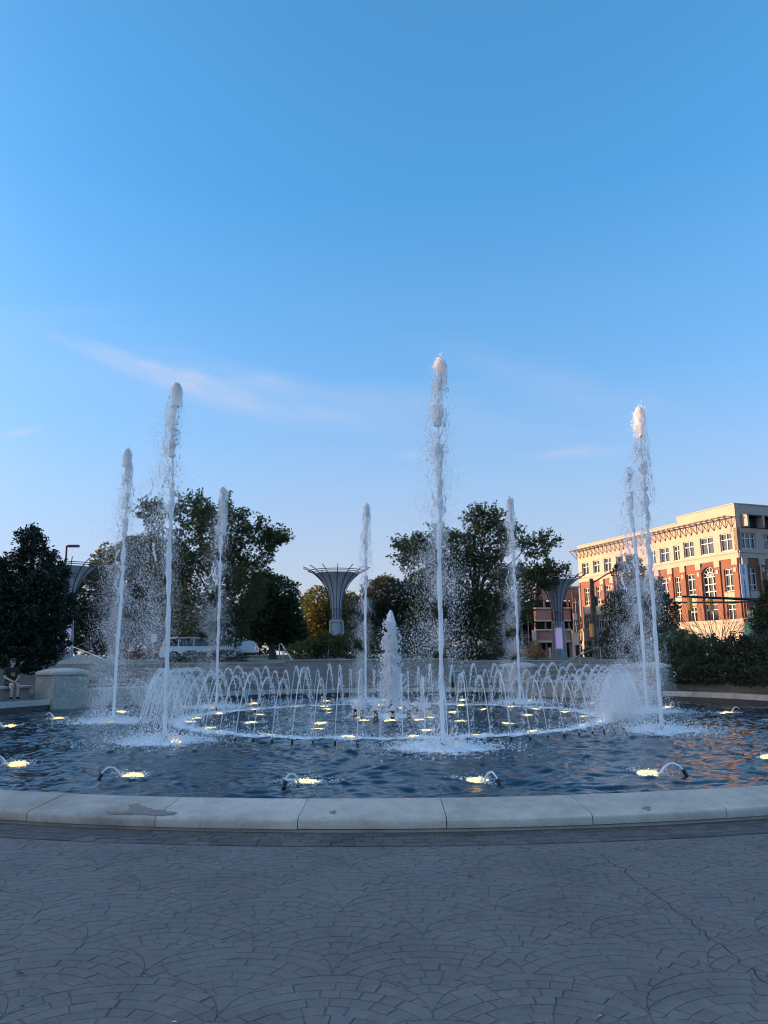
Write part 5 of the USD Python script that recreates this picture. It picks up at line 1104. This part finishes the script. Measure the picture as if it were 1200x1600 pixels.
# ------------------------------------------------------------------ vehicles
def wheels(t, xs, y, r=.36):
    for x in xs:
        for s_ in (-1, 1):
            w = MB().tube([(x, s_ * y - s_ * .2, r), (x, s_ * y, r)], r, 20).build('wheel', 'rubber', t); MB().tube([(x, s_ * y - .01, r), (x, s_ * y + s_ * .015, r)], r * .6, 14).build('rim', 'steel', w)
def prism_y(pts, w, inset_top=None):
    e = trimesh.creation.extrude_polygon(Polygon(pts), w, engine='earcut'); v = np.array(e.vertices)[:, [0, 2, 1]]; v[:, 1] -= w / 2
    if inset_top:
        z0, z1, k = inset_top; f_ = np.clip((v[:, 2] - z0) / (z1 - z0), 0, 1); v[:, 1] *= 1 - k * f_
    return v, e.faces[:, ::-1]
p0 = atY(256, 1010, 52.5); p1 = atY(376, 1010, 52.5); Ls = p1[0] - p0[0]; zs = atY(300, 995.5, 52.5)[2] - 1.27
t = thing('parked_van', 'white sport utility van parked side-on behind the left-hand steps', 'car', ((p0[0] + p1[0]) / 2, 52.5, 1.27))
k = Ls / 5.2; hk = zs / 1.85
body = [(-2.6, .42), (-2.58, .95), (-2.5, 1.12), (1.0, 1.12), (2.2, 1.02), (2.52, .88), (2.6, .6), (2.58, .36), (-2.55, .36)]
MB().add(*prism_y([(x * k, z * hk) for x, z in body], 1.95)).build('body', 'car_white', t)
cab = [(-2.5, 1.12), (-2.42, 1.5), (-2.28, 1.74), (-2.0, 1.84), (-.3, 1.85), (.25, 1.78), (1.25, 1.13)]
MB().add(*prism_y([(x * k, z * hk) for x, z in cab], 1.9, (1.12 * hk, 1.85 * hk, .14))).build('cabin', 'car_white', t)
for s_ in (-1, 1):
    for gl in ([(-2.3, 1.17), (-2.2, 1.6), (-1.9, 1.72), (-1.42, 1.73), (-1.42, 1.17)], [(-1.34, 1.17), (-1.34, 1.73), (-.42, 1.73), (-.38, 1.17)], [(-.3, 1.17), (-.34, 1.73), (.16, 1.69), (.92, 1.17)]):
        v, f = prism_y([(x * k, z * hk) for x, z in gl], .03); zc = v[:, 2]; v[:, 1] = v[:, 1] * .4 + s_ * (.958 - .133 * np.clip((zc - 1.12 * hk) / (.73 * hk), 0, 1)); MB().add(v, f).build('side_window', 'car_glass', t)
    MB().box((-2.52 * k, s_ * .86, 1.22 * hk), (.16, .22, .42)).build('tail_light', 'red_lens', t); MB().box((2.5 * k, s_ * .8, .86 * hk), (.2, .3, .16)).build('headlight', 'clear_lens', t)
    MB().box((.98 * k, s_ * 1.06, 1.18 * hk), (.12, .2, .16)).build('mirror', 'car_white', t)
wheels(t, (-1.62 * k, 1.6 * k), .98, .38)
p = atY(391, 1022, 100); zb = float(ground_z(np.array(p[0]), np.array(100.)))
t = thing('parked_car', 'white car seen from the front below the maple tree', 'car', (p[0], 100, zb), -PI / 2 + .06)
MB().add(*prism_y([(-2.2, .3), (-2.2, .8), (-2.0, .92), (1.2, .92), (2.1, .76), (2.25, .55), (2.22, .28)], 1.82)).build('body', 'car_white', t)
MB().add(*prism_y([(-1.9, .92), (-1.2, 1.42), (.1, 1.46), (1.1, .93)], 1.74, (.92, 1.46, .2))).build('cabin', 'car_white', t)
MB().add([[1.05, -.74, .99], [1.05, .74, .99], [.22, .6, 1.42], [.22, -.6, 1.42]], [[0, 1, 2, 3]]).build('windscreen', 'car_glass', t)
MB().box((2.2, 0, .50), (.12, .9, .2)).build('grille', 'black_metal', t)
for s_ in (-1, 1): MB().box((2.12, s_ * .68, .66), (.2, .34, .12)).build('headlight', 'clear_lens', t); MB().box((.85, s_ * 1.0, 1.0), (.12, .22, .14)).build('mirror', 'car_white', t)
wheels(t, (-1.35, 1.35), .9, .32)
# red car deep behind the steps at the right of the plume
p = atY(648, 1018, 84); t = thing('parked_car', 'dark red car glimpsed right of the centre plume', 'car', (p[0], 84, 1.4), .1)
MB().add(*prism_y([(-2.2, .3), (-2.2, .8), (-2.0, .92), (1.2, .92), (2.1, .76), (2.25, .55), (2.22, .28)], 1.8)).build('body', 'lamp_red', t)
MB().add(*prism_y([(-1.9, .92), (-1.2, 1.42), (.1, 1.46), (1.1, .93)], 1.7, (.92, 1.46, .2))).build('cabin', 'car_glass', t); wheels(t, (-1.35, 1.35), .9, .32)

# ------------------------------------------------------------------ the woman on the bench
def skin(chains, target=.018, it=6, hulls=()):
    """limbs as hulls of spheres at the joints, joined and smoothed into one surface"""
    parts = []
    for ch in chains:
        for (a, ra), (b_, rb) in zip(ch[:-1], ch[1:]):
            parts.append(m3.Manifold.batch_hull([m3.Manifold.sphere(ra, 20).translate(tuple(map(float, a))), m3.Manifold.sphere(rb, 20).translate(tuple(map(float, b_)))]))
    for sph in hulls: parts.append(m3.Manifold.batch_hull([m3.Manifold.sphere(r_, 20).translate(tuple(map(float, c_))) for c_, r_ in sph]))
    m = m3.Manifold.batch_boolean(parts, m3.OpType.Add).refine_to_length(target); q = m.to_mesh()
    t_ = trimesh.Trimesh(q.vert_properties[:, :3], q.tri_verts); trimesh.smoothing.filter_taubin(t_, iterations=it); return t_
pw = atZ(20.5, 1094.5, .03)
pw = on_ring(PC, R_OUT + .47, ring_deg(24, R_OUT + .47), .187)
wp = thing('person', 'seated woman in black T-shirt, dark shorts and sunglasses, hands in her lap', 'person', (pw[0], pw[1], .187), .78)
# local: +x her left (picture right), -y towards the viewer; seat edge at y=.2, seat height .43
V = lambda x, y, z: np.array([x, y, z])
hip, chest, neck, head = V(0, .42, .53), V(0, .40, .93), V(0, .39, 1.07), V(.01, .355, 1.235)
chains = []
for s_ in (-1, 1):
    kn, an, toe = V(s_ * .085 + .03, .02, .50), V(s_ * .10 + .02, .03, .085), V(s_ * .115 + .03, -.10, .045)
    chains.append([(V(s_ * .10, .40, .53), .092), (kn, .058), (V(s_ * .095 + .025, .045, .36), .056), (an, .036), (V(s_ * .11 + .025, -.03, .05), .034), (toe, .028)])
    sh, el, wr = V(s_ * .175, .40, 1.00), V(s_ * .225, .34, .75), V(s_ * .045 + .02, .13, .615)
    chains.append([(V(s_ * .06, .40, 1.03), .06), (sh, .052), (el, .038), (wr, .027)])
    pal = V(s_ * .012 + .02, .07, .60); chains.append([(wr, .026), (pal, .026)])
    for q in range(4):
        f0 = pal + V(s_ * .004 - .018 * s_ * 0 + (q - 1.5) * .015, -.015, .0); L = (.032, .038, .035, .027)[q]
        chains.append([(f0, .0095), (f0 + V(-s_ * .006, -L, -.006), .0085), (f0 + V(-s_ * .008, -L * 1.5, -.024), .0075)])
    chains.append([(wr + V(0, -.02, .012), .011), (pal + V(s_ * .028, -.01, .014), .0095), (pal + V(s_ * .024, -.04, .008), .008)])
chains.append([(hip, .12), (V(0, .42, .72), .105), (chest, .115), (V(0, .40, 1.0), .085), (neck, .048), (V(.005, .375, 1.15), .047)])
face = [[(head + V(0, .01, .045), .083), (head + V(0, -.02, -.01), .074), (head + V(0, -.035, -.075), .042)]]
nose = [[(head + V(0, -.092, .012), .010), (head + V(0, -.106, -.022), .013)]]
ears = [[(head + V(s_ * .083, .01, .0), .012), (head + V(s_ * .080, .012, -.025), .010)] for s_ in (-1, 1)]
lips = [[(head + V(-.018, -.075, -.055), .008), (head + V(.018, -.075, -.055), .008)]]
bd = skin(chains + nose + ears + lips, hulls=face); MB().tm(bd).build('body', 'skin', wp, smooth=True)
sh_ = skin([[(V(s_ * .05, .40, 1.02), .075), (V(s_ * .178, .40, 1.0), .068), (V(s_ * .213, .365, .86), .062)] for s_ in (-1, 1)] + [[(V(0, .42, .58), .137), (V(0, .42, .72), .122), (V(0, .395, .93), .132), (V(0, .40, 1.0), .10), (V(0, .392, 1.045), .062)]], hulls=[[(V(s_ * .1, .41, .56), .10) for s_ in (-1, 1)] + [(V(s_ * .1, .40, .92), .09) for s_ in (-1, 1)]]); MB().tm(sh_).build('shirt', 'shirt_black', wp, smooth=True)
so = skin([[(V(s_ * .10, .42, .53), .108), (V(s_ * .097 + .01, .22, .535), .092)] for s_ in (-1, 1)] + [[(V(-.08, .43, .54), .115), (V(.08, .43, .54), .115)]]); MB().tm(so).build('shorts', 'shorts_dark', wp, smooth=True)
hr = skin([[(head + V(0, -.005, .075), .083), (head + V(0, .04, .05), .088), (head + V(0, .06, -.01), .078), (head + V(0, .07, -.09), .05)], [(head + V(-.05, -.02, .09), .035), (head + V(.05, -.02, .09), .035)], [(head + V(-.075, .03, .02), .028), (head + V(-.07, .05, -.07), .026)], [(head + V(.075, .03, .02), .028), (head + V(.07, .05, -.07), .026)]]); MB().tm(hr).build('hair', 'hair_dark', wp, smooth=True)
mb = MB()
for s_ in (-1, 1): mb.tm(trimesh.creation.icosphere(2, 1.0).apply_transform(np.diag([.031, .011, .024, 1])).apply_translation(head + V(s_ * .036, -.092, .018))); mb.tube([head + V(s_ * .062, -.085, .022), head + V(s_ * .088, .0, .02)], .004, 5)
mb.tube([head + V(-.01, -.1, .022), head + V(.01, -.1, .022)], .005, 5).build('sunglasses', 'black_metal', wp, smooth=True)
mb = MB()
for x, z, a, b_ in ((-.035, .86, .028, .045), (.035, .865, .03, .05), (.0, .80, .055, .018), (.065, .82, .018, .028)): mb.tm(trimesh.creation.icosphere(2, 1.0).apply_transform(np.diag([a, .006, b_, 1])).apply_translation((x, .268, z)))
mb.build('shirt_print', 'print_gold', wp)
for s_ in (-1, 1):
    sb_ = skin([[(V(s_ * .10 + .02, .04, .075), .046), (V(s_ * .11 + .025, -.03, .055), .044), (V(s_ * .116 + .03, -.115, .04), .036)]], target=.012); q = MB().tm(sb_).build('shoe', 'shoe_black', wp, smooth=True)
    so_ = skin([[(V(s_ * .10 + .02, .06, .018), .016), (V(s_ * .116 + .03, -.125, .016), .014)], [(V(s_ * .10 - .015, .06, .018), .016), (V(s_ * .116, -.12, .016), .014)], [(V(s_ * .10 + .05, .06, .018), .016), (V(s_ * .116 + .055, -.12, .016), .014)]], target=.02); MB().tm(so_).build('sole', 'white_rubber', q, smooth=True)

# ------------------------------------------------------------------ town blocks west of the plaza, outside the picture: they keep the low sun off the pool
def block(label, x, y0, y1, z1, dep=18):
    t = thing('town_block', label, 'building', (x, (y0 + y1) / 2, 0)); L = y1 - y0
    MB().box((-dep / 2, 0, z1 / 2), (dep, L, z1)).build('wall', 'brick_dark', t); MB().box((-dep / 2, 0, z1 + .2), (dep + .5, L + .5, .4)).build('roof', 'roof_dark', t)
    mb = MB()
    for k in range(int(L / 5)):
        for w in range(int(z1 / 4)): mb.box((.02, -L / 2 + 3 + 5 * k, 2.4 + 4 * w), (.1, 1.6, 2.2))
    mb.build('windows', 'window_glass', t, kind='stuff')
block('long brick block west of the plaza, south part', -72, -90, 27, 15.85)
block('taller brick block west of the plaza, north part', -72, 27.5, 74, 22.5)
block('lower brick block west of the plaza, beyond the taller one', -72, 74.5, 106, 15.5)
